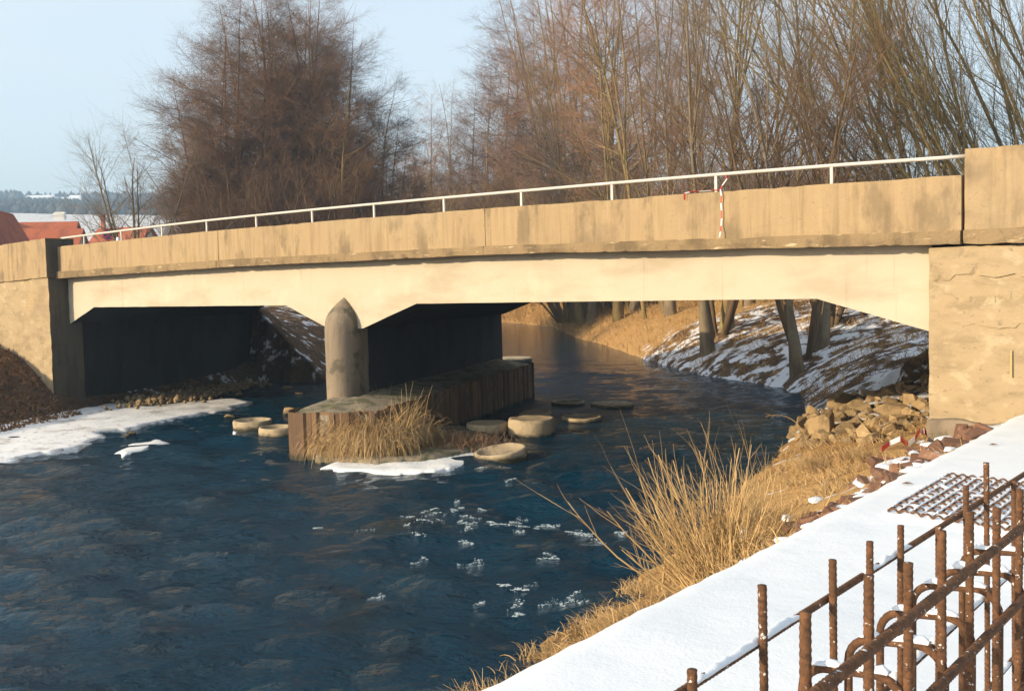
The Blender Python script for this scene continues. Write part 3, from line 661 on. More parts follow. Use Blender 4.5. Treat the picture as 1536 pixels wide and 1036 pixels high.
# ------------------------------------------------------------------ blades of grass and stems
def blades(base, dirs, ln, wd, droop, nseg=4):
    n = len(base); dirs = dirs / np.linalg.norm(dirs, axis=1, keepdims=True); pts = np.zeros((n, nseg + 1, 3)); pts[:, 0] = base; d = dirs.copy()
    for k in range(nseg):
        pts[:, k + 1] = pts[:, k] + d * (ln / nseg)[:, None]; d = d + rng.normal(0, .06, (n, 3)); d[:, 2] -= droop * (k + 1) / nseg; d /= np.linalg.norm(d, axis=1, keepdims=True)
    sd = np.cross(dirs, rng.normal(size=(n, 3))); sd /= np.linalg.norm(sd, axis=1, keepdims=True) + 1e-9
    tw = np.linspace(1, .25, nseg + 1)[None, :, None] * wd[:, None, None] * .5 * sd[:, None, :]
    V = np.stack([pts - tw, pts + tw], 2).reshape(-1, 3); b0 = (np.arange(n) * (nseg + 1) * 2)[:, None]; kk = (np.arange(nseg) * 2)[None]
    F_ = np.stack([b0 + kk, b0 + kk + 1, b0 + kk + 3, b0 + kk + 2], -1).reshape(-1, 4); return V, F_
def fan(n, lean=(0, 0, 1.), spread=.5):
    d = rng.normal(0, spread, (n, 3)); d[:, 2] = np.abs(d[:, 2]); return d + np.array(lean)
def scatter(n, fn):
    out = []
    while len(out) < n:
        P = fn(n); out.extend(P)
    return np.array(out[:n])
# near bank grass between path and water
def bank_pts(n):
    a = rng.uniform(4.5, 17.5, n); we = np.interp(a, WA, WE); t = rng.beta(1.15, 1.25, n); w = we - .05 - t * (we - EDGE - .1)
    P = a[:, None] * PA + w[:, None] * PW
    dn = np.array([nz((p[0], p[1], 3), .9) for p in P])
    edge = (w - EDGE)
    keep = (dn + rng.normal(0, .10, n) > -.02) & ~((edge < 1.2) & (a > 7.5) & (rng.random(n) < .90)) & ~((a > 14.5) & (rng.random(n) < .6))
    return P[keep]
P = scatter(9500, bank_pts); z = ground(P)
cl = np.array([nz((p[0], p[1], 7), 2.2) for p in P])
V1 = blades(np.column_stack([P, z - .02]), fan(len(P), (-.35, .15, .75), .5), rng.uniform(.07, .19, len(P)) * (1 + .9 * cl), rng.uniform(.007, .015, len(P)), .6)
tag(link('bank_grass', mesh_np('bank_grass', *V1, M['straw'])), 'dry straw grass covering the slope between snowy path and river', 'grass', kind='stuff')
# tuft at the very edge of the path near the bottom
def tuft(name, c_, n, r, ln, lean, spread, droop, mat, label, cat='grass clump', wd=.008, group=None):
    c_ = np.asarray(c_); b_ = np.column_stack([rng.normal(0, r, (n, 2)), np.zeros(n)])
    V = blades(b_, fan(n, lean, spread), rng.uniform(.5, 1.05, n) * ln, np.full(n, wd) * rng.uniform(.6, 1.2, n), droop)
    return tag(link(name, mesh_np(name, *V, mat), None, c_), label, cat, group)
for i, (px, zz, n, ln, lab) in enumerate([((735, 1010), .75, 700, .42, 'straw tuft poking over the path edge nearest the bottom of the picture'), ((800, 975), .7, 600, .34, 'flattened straw tuft over the path edge above the nearest tuft'),
          ((890, 920), .75, 900, .40, 'straw tuft bending to the water below the willow bush'), ((950, 860), .7, 1200, .42, 'thick straw tuft in front of the willow bush'), ((1000, 845), .85, 900, .30, 'straw tuft at the root of the willow bush'),
          ((1160, 735), .8, 900, .28, 'straw tuft to the right of the willow bush'), ((1225, 680), .7, 900, .30, 'tall straw tuft below the stone heap'), ((1290, 665), .9, 700, .24, 'straw tuft next to the red and white tape')]):
    p = onz(*px, zz); p[2] = gz(p[0], p[1]) - .03
    tuft('grass_tuft', p, n, .12, ln, (-.45, .1, .8), .5, .75, M['straw'], lab, group='straw tufts along the bank')
# grass clump by the pile box
ck = thing('grass_clump', 'big drooping straw grass clump against the front of the pile box', 'grass clump', onz(560, 690, 0))
parts = []
for px, zz, n, ln, r, lean, dr in [((565, 676), .12, 3200, 1.15, .26, (0, -.25, 1), 1.5), ((602, 668), .1, 1900, 1.1, .22, (.15, -.2, 1), 1.4), ((525, 678), .08, 1900, .95, .22, (-.2, -.3, .9), 1.2), ((505, 640), .55, 500, .5, .14, (-.2, -.5, .6), 1.3), ((590, 640), .45, 700, .6, .2, (.1, -.3, 1), 1.2)]:
    c_ = onz(*px, zz); b_ = np.column_stack([rng.normal(0, r, (n, 2)), np.zeros(n)]) + c_
    parts.append(blades(b_, fan(n, lean, .5), rng.uniform(.5, 1.05, n) * ln, np.full(n, .016) * rng.uniform(.6, 1.2, n), dr, 5))
v, f = join(parts); wpart('blades', v, f, M['straw'], ck)
n = 60; b_ = np.column_stack([rng.normal(0, .22, (n, 2)), np.zeros(n)]) + onz(600, 660, .3)
v, f = blades(b_, fan(n, (.1, 0, 1), .38), rng.uniform(.6, 1.2, n), np.full(n, .014), .25); wpart('stalks', v, f, M['straw'], ck)
n = 1500; b_ = np.column_stack([rng.normal(0, .5, n), rng.normal(0, .3, n), np.zeros(n)]) + onz(672, 668, .1)
V = blades(b_ - onz(672, 668, 0), fan(n, (0, 0, .7), .6), rng.uniform(.12, .34, n), np.full(n, .012), .3)
tag(link('dead_stalks', mesh_np('dead_stalks', *V, M['twigbrown']), None, onz(672, 668, 0)), 'tangle of low brown dead stalks between straw clump and discs', 'stalks')
# bending reed by the rocks
rd = thing('bent_reed', 'lone dry reed bending over the water beside the stone heap', 'reed', onz(1212, 672, .35))
pts = [onz(1212, 672, .35) + np.array([-.05 * k ** 1.6 * .28, .02 * k, .12 * k - .012 * k * k * .55]) for k in range(11)]
v, f = tube_path(pts, [.008 - .0005 * k for k in range(11)], 5); wpart('stem', v, f, M['straw'], rd, True)
b_ = np.array([pts[9 + (i % 2)] for i in range(30)]); v, f = blades(b_, fan(30, (-.8, 0, -.2), .3), rng.uniform(.06, .16, 30), np.full(30, .006), .5); wpart('plume', v, f, M['straw'], rd)

# willow bush on the bank
wb = thing('willow_bush', 'golden leafless willow bush fanning out over the river bank', 'bush', (1.9, 8.75, gz(1.9, 8.75)))
wb0 = np.array(wb.location)
def grow(start, d, ln, r0, nseg, wob, up, tip=.25):
    n = len(start); pts = np.zeros((n, nseg + 1, 3)); pts[:, 0] = start; d = d / (np.linalg.norm(d, axis=1, keepdims=True) + 1e-9)
    for k in range(nseg):
        pts[:, k + 1] = pts[:, k] + d * (ln / nseg)[:, None]; d = d + rng.normal(0, wob, (n, 3)); d[:, 2] += up; d /= np.linalg.norm(d, axis=1, keepdims=True)
    return pts, r0[:, None] * np.linspace(1, tip, nseg + 1)[None]
def branch(pts, rad, per, t0, t1, ang, aj, lfrac, lj, rfrac, nseg, wob, up, taper=None, flat=0., tip=.3, rmax=None):
    n, k, _ = pts.shape; idx = np.repeat(np.arange(n), per); m = len(idx); t = rng.uniform(t0, t1, m) * (k - 1); i0 = np.minimum(t.astype(int), k - 2); fr = (t - i0)[:, None]
    p = pts[idx, i0] * (1 - fr) + pts[idx, i0 + 1] * fr; tan = pts[idx, i0 + 1] - pts[idx, i0]; tan /= np.linalg.norm(tan, axis=1, keepdims=True) + 1e-9
    r = rad[idx, i0] * (1 - fr[:, 0]) + rad[idx, i0 + 1] * fr[:, 0]
    rn = rng.normal(size=(m, 3)); rn[:, 2] *= (1 - flat); pr = rn - (rn * tan).sum(1, keepdims=True) * tan; pr /= np.linalg.norm(pr, axis=1, keepdims=True) + 1e-9
    an = rng.normal(ang, aj, m)[:, None]; d = tan * np.cos(an) + pr * np.sin(an)
    plen = np.linalg.norm(np.diff(pts, axis=1), axis=2).sum(1)[idx]; tt = t / (k - 1)
    ln = plen * lfrac * np.exp(rng.normal(0, lj, m)) * (taper(tt) if taper else 1)
    rr = r * rfrac
    if rmax: rr = np.minimum(rr, rmax)
    return grow(p, d, ln, rr, nseg, wob, up, tip)
n = 140
b_ = np.column_stack([rng.normal(0, .20, n), rng.normal(0, .16, n), rng.uniform(-.06, .05, n)])
d = np.column_stack([rng.normal(-.12, .5, n), rng.normal(.05, .35, n), rng.uniform(.65, 1.1, n)]) + b_ * np.array([.8, .8, 0])
pts, rad = grow(b_, d, rng.uniform(.5, 1.2, n), rng.uniform(.007, .012, n), 7, .06, .05, .4)
v1 = tubes(pts, rad, 5)
p2, r2 = branch(pts, rad, 4, .2, .9, .42, .12, .38, .35, .62, 4, .07, .06)
v2 = tubes(p2, r2, 3)
p3, r3 = branch(p2, r2, 1, .2, .9, .5, .2, .5, .3, .7, 3, .1, .03); v3 = tubes(p3, r3, 3)
link('stems', mesh_np('stems', *v1, M['willow'], True), wb); link('twigs', mesh_np('twigs', *join([v2, v3]), M['willow']), wb)
n = 34; b_ = np.column_stack([rng.normal(-.1, .13, n), rng.normal(0, .12, n), np.zeros(n)]); d = np.column_stack([rng.normal(-.40, .55, n), rng.normal(0, .3, n), rng.uniform(.6, 1.1, n)])
pts, rad = grow(b_, d, rng.uniform(.95, 1.45, n), rng.uniform(.009, .014, n), 8, .06, .10, .3); p2, r2 = branch(pts, rad, 5, .4, .95, .4, .1, .25, .4, .6, 4, .06, .06)
link('long_stems', mesh_np('long_stems', *join([tubes(pts, rad, 5), tubes(p2, r2, 3)]), M['willow'], True), wb)

# ------------------------------------------------------------------ bricks, snow lumps and tape along the path edge
def brick_mesh(seed):
    r = np.random.default_rng(seed); bm = bmesh.new(); bmesh.ops.create_cube(bm, size=1)
    for v_ in bm.verts: v_.co = Vector((v_.co.x * .24, v_.co.y * .12, v_.co.z * .08)) + Vector(r.normal(0, .008, 3))
    bmesh.ops.bevel(bm, geom=list(bm.edges), offset=.008, segments=1, affect='EDGES')
    me = bpy.data.meshes.new('brick'); bm.to_mesh(me); bm.free(); me.materials.append(M['brick']); return me
BK = [brick_mesh(i) for i in range(5)]
def snow_lump(seed, sx, sy, sz):
    v = []; f = []; n_ = 12
    for i, k in enumerate([1.0, .93, .7, .35]):
        for j in range(n_):
            an = 2 * math.pi * j / n_; q = 1 + .35 * nz((math.cos(an), math.sin(an), seed), 1.6)
            v.append((sx * k * q * math.cos(an), sy * k * q * math.sin(an), sz * [0, .55, .9, 1.05][i] + .01 * nz((j, i, seed), .8)))
    for i in range(3):
        for j in range(n_): f.append((i * n_ + j, i * n_ + (j + 1) % n_, (i + 1) * n_ + (j + 1) % n_, (i + 1) * n_ + j))
    f.append(tuple(3 * n_ + j for j in range(n_)))
    return v, f
for i in range(70):
    a = rng.uniform(7.2, 13.4); w = EDGE + .08 + abs(rng.normal(0, .5)); p = a * PA + w * PW; z = gz(*p)
    o = link('brick', BK[i % 5], None, (p[0], p[1], z + rng.uniform(-.005, .05))); sc = rng.uniform(.7, 1.25); o.scale = (sc, sc, sc)
    o.rotation_euler = (rng.normal(0, .35), rng.normal(0, .3), rng.uniform(0, 6.28)); o.name = 'loose_brick'
    tag(o, 'broken red brick in the rubble along the snowy path edge', 'brick', 'brick rubble along the path edge')
for i in range(60):
    a = rng.uniform(6.6, 13.2); w = EDGE + .05 + abs(rng.normal(0, .55)) + (.12 if i % 3 else 0); p = a * PA + w * PW
    v, f = snow_lump(i * 1.7, rng.uniform(.07, .26), rng.uniform(.05, .13), rng.uniform(.02, .045)); o = link('snow_patch', mesh_np('snow_patch', v, f, M['snow'], True), None, (p[0], p[1], gz(*p) + .02)); o.rotation_euler = (0, 0, .9 + rng.normal(0, .4))
    tag(o, 'small snow patch on the brick rubble beside the path', 'snow patch', 'snow patches on the rubble')
def tape(name, pts, wd, label, side):
    t = thing(name, label, 'barrier tape', pts[0]); side = np.array(side, float)
    # alternating red and white lengths
    P = [np.array(p, float) for p in pts]; k = 0
    for a, b_ in zip(P[:-1], P[1:]):
        v = [a - side * wd / 2, a + side * wd / 2, b_ + side * wd / 2, b_ - side * wd / 2]; th = np.cross(b_ - a, side); th = th / (np.linalg.norm(th) + 1e-9) * .003
        v = v + [q + th for q in v]
        wpart('red_stripe' if k % 2 == 0 else 'white_stripe', v, [(0, 1, 2, 3), (7, 6, 5, 4), (0, 4, 5, 1), (1, 5, 6, 2), (2, 6, 7, 3), (3, 7, 4, 0)], M['red'] if k % 2 == 0 else M['white'], t); k += 1
    return t
tp = [bp(3.0, .1, 4.80), bp(2.93, .16, 4.70), bp(2.98, .22, 4.60), bp(2.97, .30, 4.535), bp(2.95, .315, 4.44), bp(2.96, .31, 4.33), bp(2.95, .312, 4.22), bp(2.95, .31, 4.10), bp(2.96, .31, 3.99), bp(2.95, .355, 3.90), bp(2.96, .37, 3.82)]
tape('barrier_tape', tp, .016, 'red and white barrier tape hanging from the handrail down the parapet', B)
tp = [bp(2.97, .25, 4.535), bp(3.15, .22, 4.535), bp(3.35, .24, 4.537), bp(3.5, .28, 4.54), bp(3.56, .315, 4.52), bp(3.57, .315, 4.42)]
tape('barrier_tape', tp, .04, 'short loose barrier tape end lying over the parapet top', N * .6 + B * .5 + np.array([0, 0, .3]))
rr = [(1322, 664), (1334, 661), (1350, 660), (1362, 657), (1372, 654), (1380, 646), (1384, 640), (1391, 643), (1386, 649), (1396, 645), (1400, 644)]
tp = []
for i, q in enumerate(rr):
    p = onz(*q, 1.08); p[2] = max(gz(p[0], p[1]) + .05, 1.0) + .05 * (i % 3); tp.append(p)
tape('barrier_tape', tp, .07, 'crumpled red and white barrier tape on the bank below the wing wall', (.1, .3, .9))

# ------------------------------------------------------------------ rebar cage
CDr = np.array([.6426, .7663, 0.]); CWr = np.array([-.7663, .6426, 0.])
WF, WB = .62, .843
def cp(a, w, z): return CDr * a + CWr * w + np.array([0, 0, z])
cage = thing('rebar_cage', 'rusty reinforcement cage of ribbed bars standing on the snow in the foreground', 'rebar cage', cp(2.2, .73, 1.4))
cl_ = np.array(cage.location)
def ribbed(name, p0, p1, r, seed=0., bow=0.):
    p0 = np.array(p0); p1 = np.array(p1); Lg = np.linalg.norm(p1 - p0); n_ = max(6, int(Lg / .003)); sides = 8
    d = (p1 - p0) / Lg; ref = np.array([1., 0, 0]) if abs(d[2]) > .8 else np.array([0, 0, 1.]); u = np.cross(d, ref); u /= np.linalg.norm(u); w = np.cross(d, u)
    t = np.linspace(0, 1, n_ + 1); a = np.arange(sides) * 2 * math.pi / sides
    rr = r * (1 + .055 * np.sin((t * Lg / .0135)[:, None] * 2 * math.pi + np.sin(a)[None] * 1.3) + .03 * np.sin(t * 23 + seed)[:, None])
    c_ = p0[None] + d[None] * (t * Lg)[:, None] + (u[None] * (np.sin(t * 3.1 + seed) * bow)[:, None])
    v = c_[:, None] + (u[None, None] * np.cos(a)[None, :, None] + w[None, None] * np.sin(a)[None, :, None]) * rr[:, :, None]
    i = np.arange(n_)[:, None] * sides; j = np.arange(sides)[None]; j2 = (j + 1) % sides
    f = np.stack([i + j, i + j2, i + sides + j2, i + sides + j], -1).reshape(-1, 4)
    f = np.concatenate([f, np.array([[0, 3, 2, 1], [0, 5, 4, 3], [0, 7, 6, 5]]), n_ * sides + np.array([[0, 1, 2, 3], [0, 3, 4, 5], [0, 5, 6, 7]])])
    return wpart(name, v.reshape(-1, 3), f, M['rust'], cage)
def snow_on(parent, path, r, seed, frac=1.):
    """ragged snow ridge on top of a bar"""
    P = [np.array(p) for p in path]; v = []; f = []; n_ = len(P)
    for i, p in enumerate(P):
        t = P[min(i + 1, n_ - 1)] - P[max(i - 1, 0)]; t = t / (np.linalg.norm(t) + 1e-9); sd = np.cross(t, (0, 0, 1.)); sd /= np.linalg.norm(sd) + 1e-9
        h = r * max(.15, 1.0 + 1.5 * nz((i * .8, seed, 0), 1)) * (0.25 if i in (0, n_ - 1) else 1)
        for k, (x, z) in enumerate([(-1, .1), (-.95, .5), (-.4, 1.0), (.4, 1.0), (.95, .5), (1, .1)]): v.append(p + sd * x * r * 1.05 + np.array([0, 0, r * .55 + z * h]))
    for i in range(n_ - 1):
        for k in range(5): f.append((i * 6 + k, i * 6 + k + 1, (i + 1) * 6 + k + 1, (i + 1) * 6 + k))
        f.append((i * 6 + 5, i * 6, (i + 1) * 6, (i + 1) * 6 + 5))
    return wpart('snow_ridge', v, f, M['snow'], parent, True)
for i, (a, z) in enumerate([(1.417, 2.647), (1.676, 2.642), (1.876, 2.618), (2.081, 2.636), (2.282, 2.635), (2.505, 2.602), (2.718, 2.61), (2.93, 2.62), (3.14, 2.62)]):
    ribbed('front_bar', cp(a + .0, WF, 1.38), cp(a, WF, z), .0095, i, .004)
for i, (a, z) in enumerate([(1.462, 2.492), (1.733, 2.569), (2.075, 2.54), (2.292, 2.535), (2.497, 2.533), (2.794, 2.472), (3.054, 2.538), (3.279, 2.571), (3.622, 2.457)]):
    ribbed('rear_bar', cp(a + .015, WB, 1.38), cp(a, WB, z), .0088, i + 3, .006)
ribbed('long_bar', cp(1.15, WF - .022, 2.534), cp(4.0, WF - .022, 2.534), .0105, 1, .003)
ribbed('long_bar', cp(1.3, WF - .022, 2.352), cp(4.0, WF - .022, 2.345), .0105, 2, .003)
ribbed('long_bar', cp(1.2, WF - .022, 2.12), cp(4.0, WF - .022, 2.12), .0105, 7, .003)
lb = ribbed('long_bar', cp(1.2, WB + .018, 2.447), cp(4.0, WB + .018, 2.447), .0085, 4, .004)
snow_on(lb, [cp(a, WB + .018, 2.447) for a in np.arange(1.5, 1.95, .02)], .0085, 3.3); snow_on(lb, [cp(a, WB + .018, 2.447) for a in np.arange(2.3, 2.62, .02)], .0085, 9.3)
for zz in (2.13, 1.82, 1.55):
    lb = ribbed('long_bar', cp(1.2, WB + .018, zz), cp(4.0, WB + .018, zz), .0085, 5 + zz, .004)
    for a0 in np.arange(1.25, 3.9, .31): snow_on(lb, [cp(a, WB + .018, zz) for a in np.arange(a0, a0 + .24, .02)], .0105, a0 + zz)
for i, a in enumerate([1.66, 1.868, 2.11, 2.305, 2.536, 2.75, 2.96]):
    zt = 2.385 + .008 * math.sin(i * 2.1); R_ = .055
    w0, w1 = WF + .002, WB - .016; path = [cp(a, w0, 1.9)]
    for k in range(7):
        an = math.pi / 2 * k / 6; path.append(cp(a, w0 + R_ * (1 - math.cos(an)), zt - R_ + R_ * math.sin(an)))
    for k in range(7):
        an = math.pi / 2 * (1 - k / 6); path.append(cp(a + .006, w1 - R_ * (1 - math.cos(an)), zt - .012 - R_ + R_ * math.sin(an)))
    path.append(cp(a + .006, w1, 1.9))
    v, f = tube_path(path, .0095, 8); h = wpart('hoop', v, f, M['rust'], cage, True)
    mid = [cp(a + .003, w0 + R_ * .55 + (w1 - w0 - R_ * 1.1) * q, zt - .012 * q) for q in np.linspace(0, 1, 12)]
    snow_on(h, mid, .0115, i * 2.7)

# yellow paint mark on the wing wall, leaf bits on the snow
v, f = grid_box(lambda u, v_, w: bp(-1.03 - .02 * u, .285 + .006 * v_, 1.85 + .34 * w), 1, 1, 3); M['yellow'] = material('yellow_paint', (.40, .31, .13), [((.33, .26, .14), S(30), .5, .65, .7)], rough=.7); wpart('yellow_mark', v, f, M['yellow'], bridge)
for q, lab in [((1361, 725), 'small dead leaf lying on the snow beside the rebar mat'), ((1490, 667), 'tiny dead leaf on the snow near the wing wall')]:
    p = onz(*q, 1.41); o = link('dead_leaf', mesh_np('dead_leaf', [(-.05, 0, .002), (0, -.022, .012), (.05, 0, .004), (0, .022, .014), (0, 0, .0)], [(0, 1, 4), (1, 2, 4), (2, 3, 4), (3, 0, 4)], M['leaf']), None, p); tag(o, lab, 'leaf')
# rebar mat lying in the snow
mt = thing('rebar_mat', 'rusty rebar mat half buried in snow on the path behind the cage', 'rebar mat', onz(1430, 745, 1.45))
A0, A1, A3 = [onz(*q, 1.47) for q in [(1332, 758), (1422, 705), (1452, 777)]]
eu = A1 - A0; ev = (A3 - A0); nu, nv_ = 13, 16; ev = ev * 2.3
for i in range(nu):
    p0 = A0 + eu * i / (nu - 1); pth = []
    for k in range(6 * nv_ + 1):
        q = p0 + ev * k / (6 * nv_); q[2] = 1.425 + .03 * abs(math.sin(k * math.pi / 6)) + .008 * nz(q, 3); pth.append(q)
    v, f = tube_path(pth, .0075, 6); wpart('mat_bar', v, f, M['rust'], mt, True)
for k in range(nv_ * 1 + 1):
    p0 = A0 + ev * k / nv_; pth = []
    for i in range(4 * nu):
        q = p0 + eu * i / (4 * nu - 1); q[2] = 1.437 + .008 * nz(q, 3); pth.append(q)
    v, f = tube_path(pth, .0075, 6); o = wpart('mat_bar', v, f, M['rust'], mt, True)
    snow_on(o, [q + np.array([0, 0, .002]) for q in pth[3:-3]], .0085, k * 1.9)
# snow filling the mat
v, f = grid_box(lambda u, v_, w: (A0 - eu * .04 - ev * .02 + eu * 1.08 * u + ev * 1.04 * v_) * np.array([1, 1, 0]) + np.array([0, 0, 1.38 if w == 0 else 1.432 + .03 * nz(((A0 + eu * u + ev * v_)), 9) * (0 < u < 1) * (0 < v_ < 1)]), 40, 40, 1)
wpart('snow_bed', v, f, M['snow'], mt, True)

# ------------------------------------------------------------------ trees
def tree_meshes(name, kind, seed, bark_, tw_):
    global rng
    keep = rng; rng = np.random.default_rng(seed)
    z0 = np.zeros((1, 3))
    if kind == 'alder':
        T = grow(z0, np.array([[rng.normal(0, .03), rng.normal(0, .03), 1]]), np.array([14.]), np.array([.12]), 16, .03, .02, .035)
        L1 = branch(*T, 66, .08, 1., 1.12, .18, .33, .18, .38, 7, .07, .035, lambda t: np.clip(1.25 - t, .26, .64), tip=.2, rmax=.045)
        L2 = branch(*L1, 15, .14, .99, .8, .2, .36, .3, .5, 4, .10, .02, lambda t: 1.15 - .7 * t, flat=.45, rmax=.015)
        L3 = branch(*L2, 14, .12, 1., .75, .25, .44, .3, .9, 2, .16, .02, rmax=.0095, tip=.85)
    elif kind == 'slender':
        T = grow(z0, np.array([[rng.normal(0, .06), rng.normal(0, .06), 1]]), np.array([18.]), np.array([.085]), 18, .035, .03, .15)
        F2 = branch(*T, 3, .22, .55, .24, .08, .60, .1, .7, 12, .04, .04, tip=.15); T[1][0, :4] *= (3.6, 3.0, 2.0, 1.25)
        allp = [T, F2]
        L1a = branch(*T, 24, .28, .98, .75, .2, .17, .3, .5, 6, .09, .05, lambda t: 1.3 - t, rmax=.026, tip=.25); L1b = branch(*F2, 12, .2, .98, .7, .2, .2, .3, .55, 6, .09, .05, lambda t: 1.2 - .9 * t, rmax=.035, tip=.2)
        L1 = (np.concatenate([L1a[0], L1b[0]]), np.concatenate([L1a[1], L1b[1]]))
        L2 = branch(*L1, 9, .2, .98, .65, .2, .36, .3, .5, 4, .11, .03, rmax=.013)
        L3 = branch(*L2, 6, .15, 1., .6, .22, .45, .3, .8, 2, .14, .03, rmax=.007, tip=.7)
    elif kind == 'red':
        T = grow(z0, np.array([[rng.normal(0, .05), rng.normal(0, .05), 1]]), np.array([18.]), np.array([.10]), 18, .035, .03, .12)
        F2 = branch(*T, 2, .18, .5, .2, .06, .66, .1, .75, 12, .04, .04, tip=.15)
        L1a = branch(*T, 34, .18, .98, .95, .22, .19, .3, .45, 6, .09, .05, lambda t: 1.35 - t, rmax=.04, tip=.2); L1b = branch(*F2, 18, .12, .98, .85, .22, .22, .3, .5, 6, .09, .05, lambda t: 1.2 - .9 * t, rmax=.035, tip=.2)
        L1 = (np.concatenate([L1a[0], L1b[0]]), np.concatenate([L1a[1], L1b[1]]))
        L2 = branch(*L1, 11, .2, .98, .7, .2, .36, .3, .5, 4, .11, .04, rmax=.012)
        L3 = branch(*L2, 6, .15, 1., .65, .25, .45, .3, .85, 2, .15, .04, rmax=.0085, tip=.8)
    elif kind == 'willow':
        n_ = 5; ph = rng.uniform(0, 6.28, n_); sp = rng.uniform(.05, .30, n_)
        T = grow(np.column_stack([np.cos(ph) * .3, np.sin(ph) * .3, np.zeros(n_)]), np.column_stack([np.cos(ph) * sp, np.sin(ph) * sp, np.ones(n_)]), rng.uniform(9, 14, n_), rng.uniform(.045, .085, n_), 14, .04, .02, .12)
        L1 = branch(*T, 15, .15, .97, .5, .15, .26, .3, .5, 7, .07, .05, lambda t: 1.25 - .8 * t, rmax=.02, tip=.25)
        L2 = branch(*L1, 8, .15, .98, .5, .18, .38, .3, .5, 4, .09, .05, rmax=.012)
        L3 = branch(*L2, 4, .15, 1., .5, .2, .5, .3, .8, 2, .12, .04, rmax=.007, tip=.7)
    elif kind == 'small':
        n_ = 5; ph = rng.uniform(0, 6.28, n_); sp = rng.uniform(.08, .45, n_)
        T = grow(np.column_stack([np.cos(ph) * .15, np.sin(ph) * .15, np.zeros(n_)]), np.column_stack([np.cos(ph) * sp, np.sin(ph) * sp, np.ones(n_)]), rng.uniform(5.5, 8, n_), rng.uniform(.05, .09, n_), 12, .05, .02, .12)
        L1 = branch(*T, 16, .18, .97, .65, .15, .34, .3, .5, 6, .09, .04, lambda t: 1.2 - .7 * t, rmax=.03, tip=.2)
        L2 = branch(*L1, 7, .2, .98, .6, .2, .38, .3, .5, 4, .11, .03, rmax=.011)
        L3 = branch(*L2, 7, .15, 1., .6, .2, .45, .3, .9, 2, .12, .03, rmax=.0075, tip=.8)
    elif kind == 'bush':
        n_ = 26; ph = rng.uniform(0, 6.28, n_); sp = rng.uniform(.05, .7, n_)
        T = grow(np.column_stack([np.cos(ph) * .4, np.sin(ph) * .4, np.zeros(n_)]), np.column_stack([np.cos(ph) * sp, np.sin(ph) * sp, np.ones(n_)]), rng.uniform(3, 5.2, n_), rng.uniform(.02, .04, n_), 9, .06, .02, .2)
        L1 = branch(*T, 10, .15, .97, .5, .15, .3, .3, .5, 5, .08, .04, lambda t: 1.2 - .7 * t, rmax=.015, tip=.3)
        L2 = branch(*L1, 6, .15, .98, .5, .18, .4, .3, .6, 3, .1, .04, rmax=.009)
        L3 = branch(*L2, 3, .15, 1., .5, .2, .5, .3, .8, 2, .12, .04, rmax=.007, tip=.7)
    big = [tubes(*T, 8), tubes(*L1, 5)]
    if kind in ('slender', 'red'): big.append(tubes(*F2, 7))
    tm = mesh_np(name + '_trunk', *join(big), M[bark_], True)
    cm = mesh_np(name + '_crown', *join([tubes(*L2, 3), tubes(*L3, 3)]), M[tw_])
    top = max(float(T[0][..., 2].max()), float(L1[0][..., 2].max()))
    rng = keep
    return tm, cm, top
PRO = {}
for key, kind, sd, bk, tw in [('alder', 'alder', 1, 'bark_alder', 'twig_alder'), ('alder_b', 'alder', 2, 'bark_alder', 'twig_alder'), ('alder_c', 'alder', 3, 'bark_green', 'twig_alder'), ('alder_red', 'alder', 4, 'bark_green', 'twig_red'),
                              ('red', 'red', 5, 'bark_green', 'twig_red'), ('red_b', 'red', 6, 'bark_green', 'twig_red'), ('slender', 'slender', 7, 'bark_grey', 'twig_grey'), ('slender_b', 'slender', 8, 'bark_green', 'twig_grey'), ('slender_c', 'slender', 9, 'bark_grey', 'twig_red'),
                              ('willow', 'willow', 10, 'bark_green', 'twig_olive'), ('willow_b', 'willow', 11, 'bark_green', 'twig_olive'), ('small', 'small', 12, 'bark_grey', 'twig_grey'), ('stool', 'small', 15, 'bark_alder', 'twig_alder'), ('bush', 'bush', 13, 'twig_tan', 'twig_tan'), ('shrub', 'bush', 14, 'bark_alder', 'twig_alder')]:
    PRO[key] = tree_meshes(key, kind, sd, bk, tw)
def plant(key, px, dist, ytop, label, group=None, name='bare_tree', cat='tree', lean=0., fat=1., sink=.1, ref=300, rz=None, zg=None):
    p = atd(px, ref, dist); g = gz(p[0], p[1]) if zg is None else zg
    zt = atd(px, ytop, dist)[2]; tm, cm, top = PRO[key]; sc = (zt - g) / top
    t = thing(name, label, cat, (p[0], p[1], g - sink), group); t.scale = (sc * fat, sc * fat, sc); t.rotation_euler = (0, -lean, 0)
    r0 = rng.uniform(0, 6.28) if rz is None else rz
    a = link('trunk', tm, t); b2 = link('crown', cm, t); a.rotation_euler = b2.rotation_euler = (0, 0, r0)
    return t
# small bare tree and shrubs at the far bridge head
plant('small', 208, 46, 160, 'small pale bare tree at the far bridge head', name='small_bare_tree', fat=1.1, rz=3.4)
plant('shrub', 318, 55, 250, 'low brown shrub under the first alders of the dark clump', name='bare_shrub', cat='shrub', fat=.9)
ords = ['first', 'second', 'third', 'fourth', 'fifth', 'sixth', 'seventh', 'eighth', 'ninth', 'tenth', 'eleventh', 'twelfth', 'thirteenth', 'fourteenth', 'fifteenth', 'sixteenth', 'seventeenth', 'eighteenth', 'nineteenth', 'twentieth']
cl_px = [(312, 64, 95), (328, 60, 45), (345, 66, 10), (362, 59, -15), (380, 64, -35), (396, 58, -50), (412, 66, -60), (430, 60, -65), (447, 65, -65), (463, 58, -55), (480, 66, -45), (496, 60, -20), (514, 65, 15), (532, 60, 60), (550, 64, 105), (568, 60, 160), (586, 65, 205), (338, 57, 110), (440, 62, -30), (505, 57, 90)]
cl_px.sort()
